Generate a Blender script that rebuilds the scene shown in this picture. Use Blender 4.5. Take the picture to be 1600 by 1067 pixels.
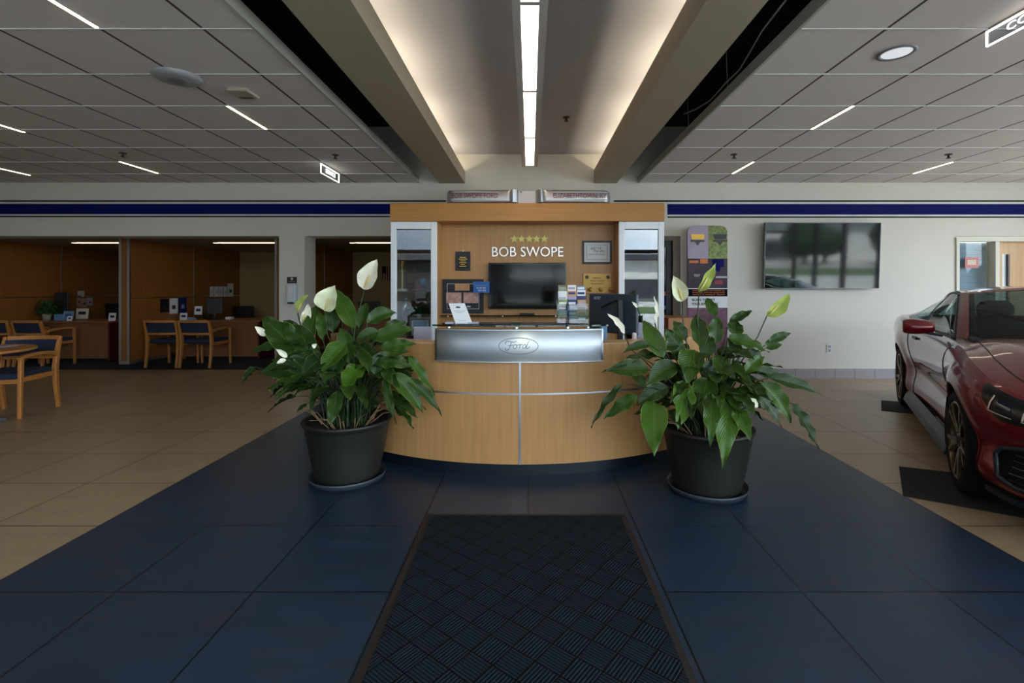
import bpy, bmesh, math, random
from math import sin, cos, pi, radians, sqrt
from mathutils import Vector, Matrix
random.seed(7)
for o in list(bpy.data.objects): bpy.data.objects.remove(o)
SC = bpy.context.scene
COL = SC.collection
F = 760.0; VX = 828.0; VY = 449.0; H = 1.354

# ---------------- camera ----------------
cd = bpy.data.cameras.new('camera'); cam = bpy.data.objects.new('camera', cd); COL.objects.link(cam)
cam.location = (0, 0, H); cam.rotation_euler = (pi/2, 0, 0)
cd.sensor_width = 36; cd.lens = 36*F/1600
cd.shift_x = (800-VX)/1600; cd.shift_y = -(533.5-VY)/1600
cd.clip_start = .05; cd.clip_end = 500
SC.camera = cam
# ---------------- exposure / view ----------------
SC.view_settings.view_transform = 'Standard'; SC.view_settings.look = 'None'
SC.view_settings.gamma = 1; SC.view_settings.use_curve_mapping = False
SC.view_settings.exposure = 1.6
SC.cycles.use_denoising = True
SC.cycles.max_bounces = 8; SC.cycles.diffuse_bounces = 4; SC.cycles.glossy_bounces = 4
SC.cycles.transparent_max_bounces = 12; SC.cycles.transmission_bounces = 6
SC.cycles.caustics_reflective = False; SC.cycles.caustics_refractive = False
SC.cycles.sample_clamp_indirect = 6
# ---------------- world: bright overcast sky ----------------
W = bpy.data.worlds.new('sky'); SC.world = W; W.use_nodes = True
wn = W.node_tree; wn.nodes.clear()
wo = wn.nodes.new('ShaderNodeOutputWorld'); wb = wn.nodes.new('ShaderNodeBackground')
tc = wn.nodes.new('ShaderNodeTexCoord'); nz = wn.nodes.new('ShaderNodeTexNoise'); cr = wn.nodes.new('ShaderNodeValToRGB')
mp = wn.nodes.new('ShaderNodeMapping'); mp.inputs['Scale'].default_value = (1, 1, 3.5)
nz.inputs['Scale'].default_value = 2.2; nz.inputs['Detail'].default_value = 5
cr.color_ramp.elements[0].position = .38; cr.color_ramp.elements[0].color = (.50, .62, .80, 1)
cr.color_ramp.elements[1].position = .62; cr.color_ramp.elements[1].color = (.90, .95, 1.0, 1)
wn.links.new(tc.outputs['Generated'], mp.inputs[0]); wn.links.new(mp.outputs[0], nz.inputs['Vector'])
wn.links.new(nz.outputs['Fac'], cr.inputs[0]); wn.links.new(cr.outputs[0], wb.inputs[0]); wn.links.new(wb.outputs[0], wo.inputs[0])
# the sky is brighter to the right of the building: gain added to brighten the right wall
sp = wn.nodes.new('ShaderNodeSeparateXYZ'); mr = wn.nodes.new('ShaderNodeMapRange'); wn.links.new(tc.outputs['Generated'], sp.inputs[0]); wn.links.new(sp.outputs[0], mr.inputs[0])
mr.inputs['From Min'].default_value = -.2; mr.inputs['From Max'].default_value = .9; mr.inputs['To Min'].default_value = 1.0; mr.inputs['To Max'].default_value = 5.0
wn.links.new(mr.outputs[0], wb.inputs[1])
# hazy sun from behind the building: lights the forecourt, which throws light up to the ceiling
sl = bpy.data.lights.new('sun', 'SUN'); sl.energy = 7.0; sl.angle = radians(6); sl.color = (1, .96, .9)
sun = bpy.data.objects.new('sun', sl); COL.objects.link(sun); sun.rotation_euler = Vector((-.35, .75, .95)).to_track_quat('Z', 'Y').to_euler()

def arealight(name, loc, rot, sx, sy, power, color=(1, 1, 1), portal=False):
    l = bpy.data.lights.new(name, 'AREA'); l.shape = 'RECTANGLE'; l.size = sx; l.size_y = sy; l.energy = power; l.color = color
    if portal: l.cycles.is_portal = True
    o = bpy.data.objects.new(name, l); o.location = loc; o.rotation_euler = rot; COL.objects.link(o); return o
# daylight portals in the front glazing and the right-hand windows
arealight('front_daylight_portal', (2.2, -1.9, 1.6), (pi/2, 0, 0), 12.9, 3.2, 1, portal=True)
arealight('right_daylight_portal', (8.75, 2.1, 1.5), (pi/2, 0, pi/2), 8.2, 2.8, 1, portal=True)
# cove lamps lying in the two beam troughs, shining up
COVE_P = 1.5
for sx_ in (-1, 1):
    for k in range(7):
        arealight('cove_lamp', (sx_*1.18-.01, 6.62-k*1.22, H+1.63), (pi, 0, 0), .07, 1.0, COVE_P, (1.0, .88, .66))

# ---------------- materials ----------------
def lin(c):
    f = lambda x: x/12.92 if x <= .04045 else ((x+.055)/1.055)**2.4
    return tuple(f(x/255.0) for x in c) + (1.0,)
MATS = {}
def mat(name, col, rough=.5, metal=0, **kw):
    if name in MATS: return MATS[name]
    m = bpy.data.materials.new(name); m.use_nodes = True; nt = m.node_tree
    b = nt.nodes['Principled BSDF']; c = lin(col) if max(col) > 1.001 else tuple(col)[:3]+(1,)
    b.inputs['Base Color'].default_value = c; b.inputs['Roughness'].default_value = rough; b.inputs['Metallic'].default_value = metal
    for k, v in kw.items():
        if k == 'emit': b.inputs['Emission Color'].default_value = lin(v[0]); b.inputs['Emission Strength'].default_value = v[1]
        elif k == 'coat': b.inputs['Coat Weight'].default_value = v; b.inputs['Coat Roughness'].default_value = .03
        elif k == 'aniso': b.inputs['Anisotropic'].default_value = v
        elif k == 'anrot': b.inputs['Anisotropic Rotation'].default_value = v
        elif k == 'tanuv':
            tn = nt.nodes.new('ShaderNodeTangent'); tn.direction_type = 'UV_MAP'; nt.links.new(tn.outputs[0], b.inputs['Tangent'])
        elif k == 'spec': b.inputs['Specular IOR Level'].default_value = v
        elif k == 'noise':   # scale, amount, stretch(x,y,z)
            sc, am, st = v
            t = nt.nodes.new('ShaderNodeTexCoord'); mpn = nt.nodes.new('ShaderNodeMapping'); mpn.inputs['Scale'].default_value = st
            n = nt.nodes.new('ShaderNodeTexNoise'); n.inputs['Scale'].default_value = sc; n.inputs['Detail'].default_value = 6
            mr = nt.nodes.new('ShaderNodeMapRange'); mr.inputs['From Min'].default_value = .3; mr.inputs['From Max'].default_value = .7
            mr.inputs['To Min'].default_value = 1-am; mr.inputs['To Max'].default_value = 1+am
            mx = nt.nodes.new('ShaderNodeVectorMath'); mx.operation = 'SCALE'; mx.inputs[0].default_value = c[:3]
            nt.links.new(t.outputs['Object'], mpn.inputs[0]); nt.links.new(mpn.outputs[0], n.inputs['Vector'])
            nt.links.new(n.outputs['Fac'], mr.inputs[0]); nt.links.new(mr.outputs[0], mx.inputs['Scale']); nt.links.new(mx.outputs[0], b.inputs['Base Color'])
    MATS[name] = m; return m
def nd(nt, t, **kw):
    n = nt.nodes.new(t)
    for k, v in kw.items(): setattr(n, k, v)
    return n
def mth(nt, op, a, b=None, c=None):
    n = nt.nodes.new('ShaderNodeMath'); n.operation = op
    for i, x in enumerate((a, b, c)):
        if x is None: continue
        if isinstance(x, (int, float)): n.inputs[i].default_value = x
        else: nt.links.new(x, n.inputs[i])
    return n.outputs[0]
def mixc(nt, f, a, b):
    n = nt.nodes.new('ShaderNodeMix'); n.data_type = 'RGBA'
    for i, x in ((0, f), (6, a), (7, b)):
        if isinstance(x, (int, float)): n.inputs[i].default_value = x
        elif isinstance(x, tuple): n.inputs[i].default_value = x
        else: nt.links.new(x, n.inputs[i])
    return n.outputs[2]
def line_mask(nt, coord, off, step, half):   # 1 on grid lines
    f = mth(nt, 'FRACT', mth(nt, 'DIVIDE', mth(nt, 'SUBTRACT', coord, off), step))
    d = mth(nt, 'MINIMUM', f, mth(nt, 'SUBTRACT', 1.0, f))
    return mth(nt, 'LESS_THAN', mth(nt, 'MULTIPLY', d, step), half)

WOODC = (172, 122, 66)
def woodm(name, col, axis='z', rough=.38, amt=.10, sc=5):
    st = {'z': (9, 9, .35), 'x': (.35, 9, 9), 'y': (9, .35, 9)}[axis]
    return mat(name, col, rough, noise=(sc, amt, st))
M = {}
M['wood'] = woodm('light maple veneer', (186, 138, 86)); M['woodh'] = woodm('maple veneer header', (184, 128, 62), 'x')
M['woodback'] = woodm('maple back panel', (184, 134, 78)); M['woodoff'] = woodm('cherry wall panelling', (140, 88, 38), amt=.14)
M['wooddesk'] = woodm('desk veneer', (140, 92, 56)); M['wooddark'] = woodm('dark red desk side', (92, 34, 24))
M['chairwood'] = mat('oak chair frame', (178, 116, 56), .4, noise=(8, .12, (3, 3, 3)))
M['navy'] = mat('navy upholstery', (26, 37, 58), .85, noise=(60, .15, (1, 1, 1)))
M['wall'] = mat('cream wall paint', (216, 212, 202), .7, noise=(1.2, .02, (1, 1, 1)))
M['wallup'] = M['wall']
M['beam'] = mat('beam paint', (172, 160, 138), .6, noise=(1.2, .02, (1, 1, 1)))
M['covec'] = mat('lavender grey cove paint', (182, 181, 187), .6, noise=(1, .02, (1, 1, 1)))
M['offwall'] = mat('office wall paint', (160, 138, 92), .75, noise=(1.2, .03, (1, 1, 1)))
M['plenum'] = mat('black plenum', (58, 53, 47), .9)
M['black'] = mat('black plastic', (18, 18, 20), .45); M['blackg'] = mat('gloss black', (8, 9, 11), .12)
M['screen'] = mat('dark screen glass', (7, 8, 10), .08, spec=.4)
M['screenbig'] = mat('large dark screen glass', (8, 9, 11), .05, spec=.75)
M['white'] = mat('white plastic', (225, 225, 225), .4); M['paper'] = mat('white paper', (228, 230, 232), .7)
M['lav'] = mat('pale lavender plastic', (178, 176, 192), .5)
M['alu'] = mat('satin aluminium', (196, 198, 200), .35, 1.0); M['whitemet'] = mat('white metal frame', (240, 244, 248), .4)
M['steel'] = mat('brushed steel', (232, 238, 242), .40, 1.0, aniso=.95, tanuv=1, anrot=.25); M['chrome'] = mat('chrome', (215, 212, 208), .3, 1.0)
M['sign'] = mat('dull steel sign', (178, 172, 172), .38, .85)
M['gold'] = mat('gold', (200, 160, 70), .35, .7); M['goldstar'] = mat('gold star paint', (206, 196, 110), .4, .3); M['brass'] = mat('brass plate', (186, 146, 74), .4, .35)
M['bluestripe'] = mat('blue wall stripe', (12, 20, 92), .8, spec=.15); M['navyline'] = mat('navy line', (5, 7, 26), .8, spec=.15); M['whiteline'] = mat('white line', (215, 215, 212), .6)
M['basetile'] = None
M['kick'] = mat('dark blue kick plate', (15, 21, 32), .35)
M['pot'] = mat('dark grey brown pot', (33, 32, 27), .5, noise=(3, .12, (1, 1, 1))); M['saucer'] = mat('blue grey saucer', (54, 62, 72), .4)
M['soil'] = mat('soil', (30, 22, 16), .95, noise=(40, .5, (1, 1, 1)))
M['fascia'] = mat('panel edge trim', (176, 176, 168), .5)
M['lens'] = mat('lamp lens', (255, 255, 255), .5, emit=((255, 240, 214), 3.0))
M['strip'] = mat('strip lamp', (255, 255, 255), .5, emit=((255, 238, 206), 3.0))
M['offlamp'] = mat('office strip lamp', (255, 255, 255), .5, emit=((255, 232, 196), 2.6))
M['signled'] = mat('lit sign edge', (255, 255, 255), .5, emit=((255, 246, 236), 1.5))
M['cable'] = mat('grey cable', (150, 146, 138), .6)
M['asphalt'] = mat('pale concrete forecourt', (190, 188, 184), .9, noise=(1.5, .1, (1, 1, 1))); M['lawn'] = mat('lawn', (70, 96, 44), .9, noise=(2, .3, (1, 1, 1)))
M['bwhite'] = mat('white building', (214, 214, 210), .8); M['broof'] = mat('dark roof', (52, 54, 60), .8); M['tree'] = mat('tree green', (40, 60, 36), .9, noise=(2, .4, (1, 1, 1)))
M['mullion'] = mat('bronze mullion', (60, 60, 62), .4, .5)
M['tyre'] = mat('tyre rubber', (12, 12, 13), .8, spec=.25); M['rim'] = mat('bronze grey alloy', (98, 84, 68), .28, .9); M['disc'] = mat('brake disc', (120, 118, 116), .35, .9)
M['skirt'] = mat('dark grey trim', (30, 35, 42), .4); M['grille'] = mat('black grille', (6, 7, 8), .8, spec=.15)
M['seatdark'] = mat('dark seat cloth', (16, 17, 19), .7)
M['headlight'] = mat('headlamp glass', (12, 13, 17), .28); M['drl'] = mat('headlamp rim', (205, 190, 180), .3, .2)
M['rubmat'] = mat('black rubber mat', (20, 17, 15), .85, noise=(60, .25, (1, 1, 1)))
M['red'] = mat('red toy paint', (150, 26, 34), .4); M['blue'] = mat('royal blue card', (28, 92, 166), .5); M['darkblue'] = mat('dark blue', (20, 34, 96), .5)
M['green'] = mat('green', (50, 96, 40), .6); M['skyblue'] = mat('pale blue card', (112, 150, 184), .6); M['orange'] = mat('orange paint', (206, 112, 44), .5)
M['mauve'] = mat('mauve print', (168, 154, 176), .55, noise=(5, .08, (1, 1, 1))); M['purple'] = mat('dark plum print', (52, 34, 50), .6, noise=(9, .5, (1, 1, 1)))
M['leafprint'] = mat('green tree print', (128, 142, 84), .6, noise=(28, .5, (1, 1, 1)))
M['pinkprint'] = mat('pink photo print', (190, 150, 140), .5, noise=(30, .3, (1, 1, 1))); M['tan'] = mat('tan card', (196, 150, 106), .5)
M['woodframe'] = mat('dark wood frame', (48, 30, 18), .4); M['cream'] = mat('cream trim', (214, 210, 194), .5)
M['carpet'] = mat('dark carpet', (22, 24, 28), .95, noise=(40, .3, (1, 1, 1)))
M['taupe'] = mat('taupe door frame', (112, 100, 84), .45); M['wooddoor'] = woodm('tan wood door', (196, 150, 92))
M['mesh'] = mat('black chair mesh', (24, 22, 22), .8); M['leafsm'] = mat('small plant leaves', (44, 84, 38), .5, noise=(20, .3, (1, 1, 1)))
M['silverstat'] = mat('silver figurine', (170, 176, 180), .3, .8)

def glassm(name, tint, refl, rough=.01):
    m = bpy.data.materials.new(name); m.use_nodes = True; nt = m.node_tree; nt.nodes.clear()
    o = nd(nt, 'ShaderNodeOutputMaterial'); t = nd(nt, 'ShaderNodeBsdfTransparent'); g = nd(nt, 'ShaderNodeBsdfGlossy'); mx = nd(nt, 'ShaderNodeMixShader')
    fr = nd(nt, 'ShaderNodeFresnel'); fr.inputs[0].default_value = refl; t.inputs[0].default_value = lin(tint); g.inputs['Roughness'].default_value = rough
    g.inputs['Color'].default_value = (1, 1, 1, 1)
    ge = nd(nt, 'ShaderNodeNewGeometry'); nt.links.new(mth(nt, 'ADD', mth(nt, 'MULTIPLY', ge.outputs['Backfacing'], 1/refl-refl), refl), fr.inputs[0])
    nt.links.new(fr.outputs[0], mx.inputs[0]); nt.links.new(t.outputs[0], mx.inputs[1]); nt.links.new(g.outputs[0], mx.inputs[2]); nt.links.new(mx.outputs[0], o.inputs[0])
    return m
M['glass'] = glassm('clear glazing', (245, 250, 252), 1.25); M['caseglass'] = glassm('display case glass', (235, 240, 240), 1.75)
M['caseglass_r'] = glassm('reflective case glass', (190, 196, 200), 1.9)
M['greenglass'] = glassm('green edge glass', (130, 175, 165), 1.5); M['carglass'] = glassm('car window glass', (150, 178, 176), 1.22)
M['acrylic'] = glassm('clear acrylic', (225, 230, 235), 1.5)

# floor material
def floor_mat():
    m = bpy.data.materials.new('porcelain floor tiles'); m.use_nodes = True; nt = m.node_tree; b = nt.nodes['Principled BSDF']
    t = nd(nt, 'ShaderNodeTexCoord'); s = nd(nt, 'ShaderNodeSeparateXYZ'); nt.links.new(t.outputs['Object'], s.inputs[0])
    x, y = s.outputs[0], s.outputs[1]
    gx = line_mask(nt, x, -.0095, .61, .0042); gy = line_mask(nt, y, 2.163, .600, .0042)
    g = mth(nt, 'MAXIMUM', gx, gy)
    blue = mth(nt, 'MULTIPLY', mth(nt, 'GREATER_THAN', x, -2.449), mth(nt, 'LESS_THAN', x, 2.430))
    mpn = nd(nt, 'ShaderNodeMapping'); mpn.inputs['Scale'].default_value = (.7, 3.0, 1); nt.links.new(t.outputs['Object'], mpn.inputs[0])
    n1 = nd(nt, 'ShaderNodeTexNoise'); n1.inputs['Scale'].default_value = 3.2; n1.inputs['Detail'].default_value = 8; n1.inputs['Roughness'].default_value = .65; nt.links.new(mpn.outputs[0], n1.inputs['Vector'])
    # per tile tone
    cx = mth(nt, 'FLOOR', mth(nt, 'DIVIDE', mth(nt, 'SUBTRACT', x, -.0095), .61)); cy = mth(nt, 'FLOOR', mth(nt, 'DIVIDE', mth(nt, 'SUBTRACT', y, 2.163), .6))
    cb = nd(nt, 'ShaderNodeCombineXYZ'); nt.links.new(cx, cb.inputs[0]); nt.links.new(cy, cb.inputs[1])
    wn_ = nd(nt, 'ShaderNodeTexWhiteNoise'); nt.links.new(cb.outputs[0], wn_.inputs[0])
    f = mth(nt, 'ADD', mth(nt, 'MULTIPLY', n1.outputs['Fac'], .8), mth(nt, 'MULTIPLY', wn_.outputs[0], .18))
    beige = mixc(nt, f, lin((134, 110, 84)), lin((190, 163, 130)))
    bl = mixc(nt, f, lin((24, 34, 47)), lin((38, 60, 84)))
    rust = nd(nt, 'ShaderNodeTexNoise'); rust.inputs['Scale'].default_value = 6; rust.inputs['Detail'].default_value = 5; nt.links.new(mpn.outputs[0], rust.inputs['Vector'])
    bl = mixc(nt, mth(nt, 'MULTIPLY', mth(nt, 'GREATER_THAN', rust.outputs['Fac'], .6), .35), bl, lin((56, 48, 52)))
    c = mixc(nt, blue, beige, bl)
    gc = mixc(nt, blue, lin((70, 56, 44)), lin((12, 13, 18)))
    c = mixc(nt, g, c, gc); nt.links.new(c, b.inputs['Base Color'])
    nt.links.new(mth(nt, 'ADD', mth(nt, 'MULTIPLY', n1.outputs['Fac'], .18), .26), b.inputs['Roughness'])
    bp = nd(nt, 'ShaderNodeBump'); bp.inputs['Strength'].default_value = .4; bp.inputs['Distance'].default_value = .002; nt.links.new(mth(nt, 'SUBTRACT', 1.0, g), bp.inputs['Height']); nt.links.new(bp.outputs[0], b.inputs['Normal'])
    return m
M['floor'] = floor_mat()
def ceil_mat(name, x0, sx):
    m = bpy.data.materials.new(name); m.use_nodes = True; nt = m.node_tree; b = nt.nodes['Principled BSDF']
    t = nd(nt, 'ShaderNodeTexCoord'); s = nd(nt, 'ShaderNodeSeparateXYZ'); nt.links.new(t.outputs['Object'], s.inputs[0])
    gx = line_mask(nt, s.outputs[0], x0, sx, .010); gy = line_mask(nt, s.outputs[1], 2.925, .622, .0035); gy2 = line_mask(nt, s.outputs[1], 2.933, .622, .0045)
    n1 = nd(nt, 'ShaderNodeTexNoise'); n1.inputs['Scale'].default_value = 300; nt.links.new(t.outputs['Object'], n1.inputs['Vector'])
    c = mixc(nt, n1.outputs['Fac'], lin((206, 200, 196)), lin((226, 220, 216)))
    c = mixc(nt, gy2, c, lin((250, 246, 242))); c = mixc(nt, gy, c, lin((110, 104, 98))); c = mixc(nt, gx, c, lin((70, 64, 60)))  # gy2 paints the pale edge where grid bars catch window light
    nt.links.new(c, b.inputs['Base Color']); b.inputs['Roughness'].default_value = .85
    return m
M['ceilL'] = ceil_mat('acoustic ceiling tiles left', -1.973, .62); M['ceilR'] = ceil_mat('acoustic ceiling tiles right', 2.153, .618)
def basetile():
    m = bpy.data.materials.new('grey base tiles'); m.use_nodes = True; nt = m.node_tree; b = nt.nodes['Principled BSDF']
    t = nd(nt, 'ShaderNodeTexCoord'); s = nd(nt, 'ShaderNodeSeparateXYZ'); nt.links.new(t.outputs['Object'], s.inputs[0])
    g = line_mask(nt, s.outputs[0], 1.0, .295, .004); nt.links.new(mixc(nt, g, lin((158, 152, 154)), lin((110, 104, 104))), b.inputs['Base Color']); b.inputs['Roughness'].default_value = .35
    return m
M['basetile'] = basetile()
def matm():
    m = bpy.data.materials.new('ribbed entrance mat'); m.use_nodes = True; nt = m.node_tree; b = nt.nodes['Principled BSDF']
    t = nd(nt, 'ShaderNodeTexCoord'); mpn = nd(nt, 'ShaderNodeMapping'); mpn.inputs['Rotation'].default_value = (0, 0, radians(38)); nt.links.new(t.outputs['Object'], mpn.inputs[0])
    s = nd(nt, 'ShaderNodeSeparateXYZ'); nt.links.new(mpn.outputs[0], s.inputs[0]); x, y = s.outputs[0], s.outputs[1]
    S = .108
    fx = mth(nt, 'FLOOR', mth(nt, 'DIVIDE', x, S)); fy = mth(nt, 'FLOOR', mth(nt, 'DIVIDE', y, S))
    par = mth(nt, 'FLOORED_MODULO', mth(nt, 'ADD', fx, fy), 2)
    P = S/8
    wx = mth(nt, 'PINGPONG', x, P/2); wy = mth(nt, 'PINGPONG', y, P/2)
    hh = mth(nt, 'DIVIDE', mth(nt, 'ADD', mth(nt, 'MULTIPLY', wx, par), mth(nt, 'MULTIPLY', wy, mth(nt, 'SUBTRACT', 1.0, par))), P/2)
    edge = mth(nt, 'MAXIMUM', line_mask(nt, x, 0, S, .003), line_mask(nt, y, 0, S, .003))
    hh = mth(nt, 'MULTIPLY', hh, mth(nt, 'SUBTRACT', 1.0, edge))
    n1 = nd(nt, 'ShaderNodeTexNoise'); n1.inputs['Scale'].default_value = 250; nt.links.new(t.outputs['Object'], n1.inputs['Vector'])
    c = mixc(nt, hh, lin((3, 4, 5)), lin((38, 51, 62))); c = mixc(nt, mth(nt, 'MULTIPLY', n1.outputs['Fac'], .25), c, lin((8, 10, 12)))
    nt.links.new(c, b.inputs['Base Color']); b.inputs['Roughness'].default_value = .95; b.inputs['Specular IOR Level'].default_value = .12
    bp = nd(nt, 'ShaderNodeBump'); bp.inputs['Strength'].default_value = .8; bp.inputs['Distance'].default_value = .004; nt.links.new(hh, bp.inputs['Height']); nt.links.new(bp.outputs[0], b.inputs['Normal'])
    return m
M['doormat'] = matm()
def leafm():
    m = bpy.data.materials.new('peace lily leaf'); m.use_nodes = True; nt = m.node_tree; b = nt.nodes['Principled BSDF']
    uv = nd(nt, 'ShaderNodeUVMap'); s = nd(nt, 'ShaderNodeSeparateXYZ'); nt.links.new(uv.outputs[0], s.inputs[0])
    a = nd(nt, 'ShaderNodeAttribute'); a.attribute_name = 'var'; a.attribute_type = 'GEOMETRY'
    au = mth(nt, 'ABSOLUTE', mth(nt, 'SUBTRACT', s.outputs[0], .5))      # 0 mid .5 edge
    v = s.outputs[1]
    vein = mth(nt, 'SINE', mth(nt, 'MULTIPLY', mth(nt, 'SUBTRACT', v, mth(nt, 'MULTIPLY', au, .55)), 95.0))
    t = nd(nt, 'ShaderNodeTexCoord'); n = nd(nt, 'ShaderNodeTexNoise'); n.inputs['Scale'].default_value = 14; n.inputs['Detail'].default_value = 4; nt.links.new(t.outputs['Object'], n.inputs['Vector'])
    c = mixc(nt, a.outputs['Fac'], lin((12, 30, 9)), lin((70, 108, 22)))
    c = mixc(nt, mth(nt, 'MULTIPLY', mth(nt, 'ADD', vein, 1.0), .07), c, lin((90, 130, 60)))
    c = mixc(nt, mth(nt, 'MULTIPLY', mth(nt, 'LESS_THAN', au, .022), .35), c, lin((90, 124, 50)))
    em = mth(nt, 'GREATER_THAN', mth(nt, 'ADD', au, mth(nt, 'MULTIPLY', n.outputs["Fac"], .10)), .53)
    c = mixc(nt, mth(nt, "MULTIPLY", em, .55), c, lin((132, 142, 54)))
    nt.links.new(c, b.inputs['Base Color']); b.inputs['Roughness'].default_value = .36; b.inputs['Specular IOR Level'].default_value = .32
    b.inputs['Subsurface Weight'].default_value = 0
    bp = nd(nt, 'ShaderNodeBump'); bp.inputs['Strength'].default_value = .16; bp.inputs['Distance'].default_value = .003; nt.links.new(vein, bp.inputs['Height']); nt.links.new(bp.outputs[0], b.inputs['Normal'])
    return m
M['leaf'] = leafm()
M['stem'] = mat('green stem', (34, 52, 18), .45); M['drystem'] = mat('dry leaf stalk', (150, 118, 84), .7)
M['spathew'] = mat('white spathe', (232, 228, 206), .5, noise=(9, .06, (1, 1, 1))); M['spatheg'] = mat('green tinged spathe', (166, 182, 84), .5, noise=(9, .25, (1, 1, 1)))
M['spathemix'] = mat('cream green spathe', (222, 224, 186), .5, noise=(10, .2, (1, 1, 1))); M['spadix'] = mat('spadix', (214, 196, 130), .6)
def carpaint():
    m = mat('dark red metallic car paint', (118, 6, 24), .3, .35, coat=1.0); return m
M['car'] = carpaint()

# ---------------- mesh builder ----------------
def wmat(o):
    m = Matrix.Identity(4); ch = []
    while o: ch.append(o); o = o.parent
    for q in reversed(ch): m = m @ q.matrix_basis
    return m
class MB:
    def __init__(s): s.v = []; s.f = []; s.m = []; s.uv = []; s.var = []
    def add(s, vs, fs, mi=0):
        n = len(s.v); s.v += [tuple(p) for p in vs]
        for f in fs: s.f.append(tuple(i+n for i in f)); s.m.append(mi)
        return n
    def box(s, x0, x1, y0, y1, z0, z1, mi=0, T=None):
        x0, x1 = min(x0, x1), max(x0, x1); y0, y1 = min(y0, y1), max(y0, y1); z0, z1 = min(z0, z1), max(z0, z1)
        vs = [Vector((x, y, z)) for z in (z0, z1) for y in (y0, y1) for x in (x0, x1)]
        if T: vs = [T @ p for p in vs]
        s.add(vs, [(0, 2, 3, 1), (4, 5, 7, 6), (0, 1, 5, 4), (2, 6, 7, 3), (0, 4, 6, 2), (1, 3, 7, 5)], mi); return s
    def tube(s, pts, r, n=8, mi=0, cap=True):
        pts = [Vector(p) for p in pts]; k = len(pts); rs = r if isinstance(r, (list, tuple)) else [r]*k
        t0 = (pts[1]-pts[0]).normalized(); up = Vector((0, 0, 1)) if abs(t0.z) < .9 else Vector((0, 1, 0)); a = t0.cross(up).normalized(); vs = []
        for i, p in enumerate(pts):
            t = (pts[min(i+1, k-1)]-pts[max(i-1, 0)]).normalized(); a = (a - t*a.dot(t)).normalized(); b = t.cross(a)
            for j in range(n): an = 2*pi*j/n; vs.append(p+(a*cos(an)+b*sin(an))*rs[i])
        fs = [(i*n+j, i*n+(j+1) % n, (i+1)*n+(j+1) % n, (i+1)*n+j) for i in range(k-1) for j in range(n)]
        if cap: fs += [tuple(reversed(range(n))), tuple(range((k-1)*n, k*n))]
        s.add(vs, fs, mi); return s
    def bar(s, pts, w, h, mi=0, up=(0, 0, 1)):     # rectangular section sweep; w sideways, h along up
        pts = [Vector(p) for p in pts]; k = len(pts); vs = []; up = Vector(up)
        for i, p in enumerate(pts):
            t = (pts[min(i+1, k-1)]-pts[max(i-1, 0)]).normalized(); a = t.cross(up).normalized(); b = a.cross(t).normalized()
            ww = w[i] if isinstance(w, (list, tuple)) else w; hh = h[i] if isinstance(h, (list, tuple)) else h
            for sa, sb in ((-1, -1), (1, -1), (1, 1), (-1, 1)): vs.append(p+a*sa*ww/2+b*sb*hh/2)
        fs = [(i*4+j, i*4+(j+1) % 4, (i+1)*4+(j+1) % 4, (i+1)*4+j) for i in range(k-1) for j in range(4)]+[(3, 2, 1, 0), tuple(range((k-1)*4, k*4))]
        s.add(vs, fs, mi); return s
    def lathe(s, prof, c=(0, 0, 0), n=40, mi=0, T=None):
        vs = []; c = Vector(c)
        for r, z in prof:
            for j in range(n):
                an = 2*pi*j/n; p = Vector((r*cos(an), r*sin(an), z)); p = (T @ p) if T else p+c; vs.append(p)
        k = len(prof); fs = [(i*n+j, i*n+(j+1) % n, (i+1)*n+(j+1) % n, (i+1)*n+j) for i in range(k-1) for j in range(n)]
        s.add(vs, fs, mi); return s
    def disc(s, c, r, n=24, mi=0, T=None, ry=None):
        vs = [Vector((r*cos(2*pi*j/n), (ry or r)*sin(2*pi*j/n), 0)) for j in range(n)]
        vs = [(T @ p) if T else p+Vector(c) for p in vs]; s.add(vs, [tuple(range(n))], mi); return s
    def prism(s, poly, fa, fb, mi=0):             # poly of 2D pts; fa,fb map 2D -> 3D
        n = len(poly); vs = [fa(p) for p in poly]+[fb(p) for p in poly]
        s.add(vs, [tuple(range(n)), tuple(reversed(range(n, 2*n)))]+[(i, i+n, (i+1) % n+n, (i+1) % n) for i in range(n)], mi); return s
    def grid(s, fn, nu, nv, mi=0, closeu=False):
        vs = [fn(i/nu, j/nv) for i in range(nu+(0 if closeu else 1)) for j in range(nv+1)]
        N = nv+1; fs = []
        for i in range(nu):
            i2 = (i+1) % nu if closeu else i+1
            for j in range(nv): fs.append((i*N+j, i2*N+j, i2*N+j+1, i*N+j+1))
        s.add(vs, fs, mi); return s
    def arc(s, cx, cy, r0, r1, a0, a1, z0, z1, n=48, mi=0):   # annular sector, angle from -Y axis
        P = []
        for i in range(n+1):
            a = a0+(a1-a0)*i/n; sx, sy = sin(a), -cos(a)
            P.append([(cx+r*sx, cy+r*sy, z) for r, z in ((r0, z0), (r1, z0), (r1, z1), (r0, z1))])
        vs = [p for q in P for p in q]
        fs = [(i*4+j, i*4+(j+1) % 4, (i+1)*4+(j+1) % 4, (i+1)*4+j) for i in range(n) for j in range(4)]+[(3, 2, 1, 0), tuple(n*4+j for j in range(4))]
        s.add(vs, fs, mi); return s
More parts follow.
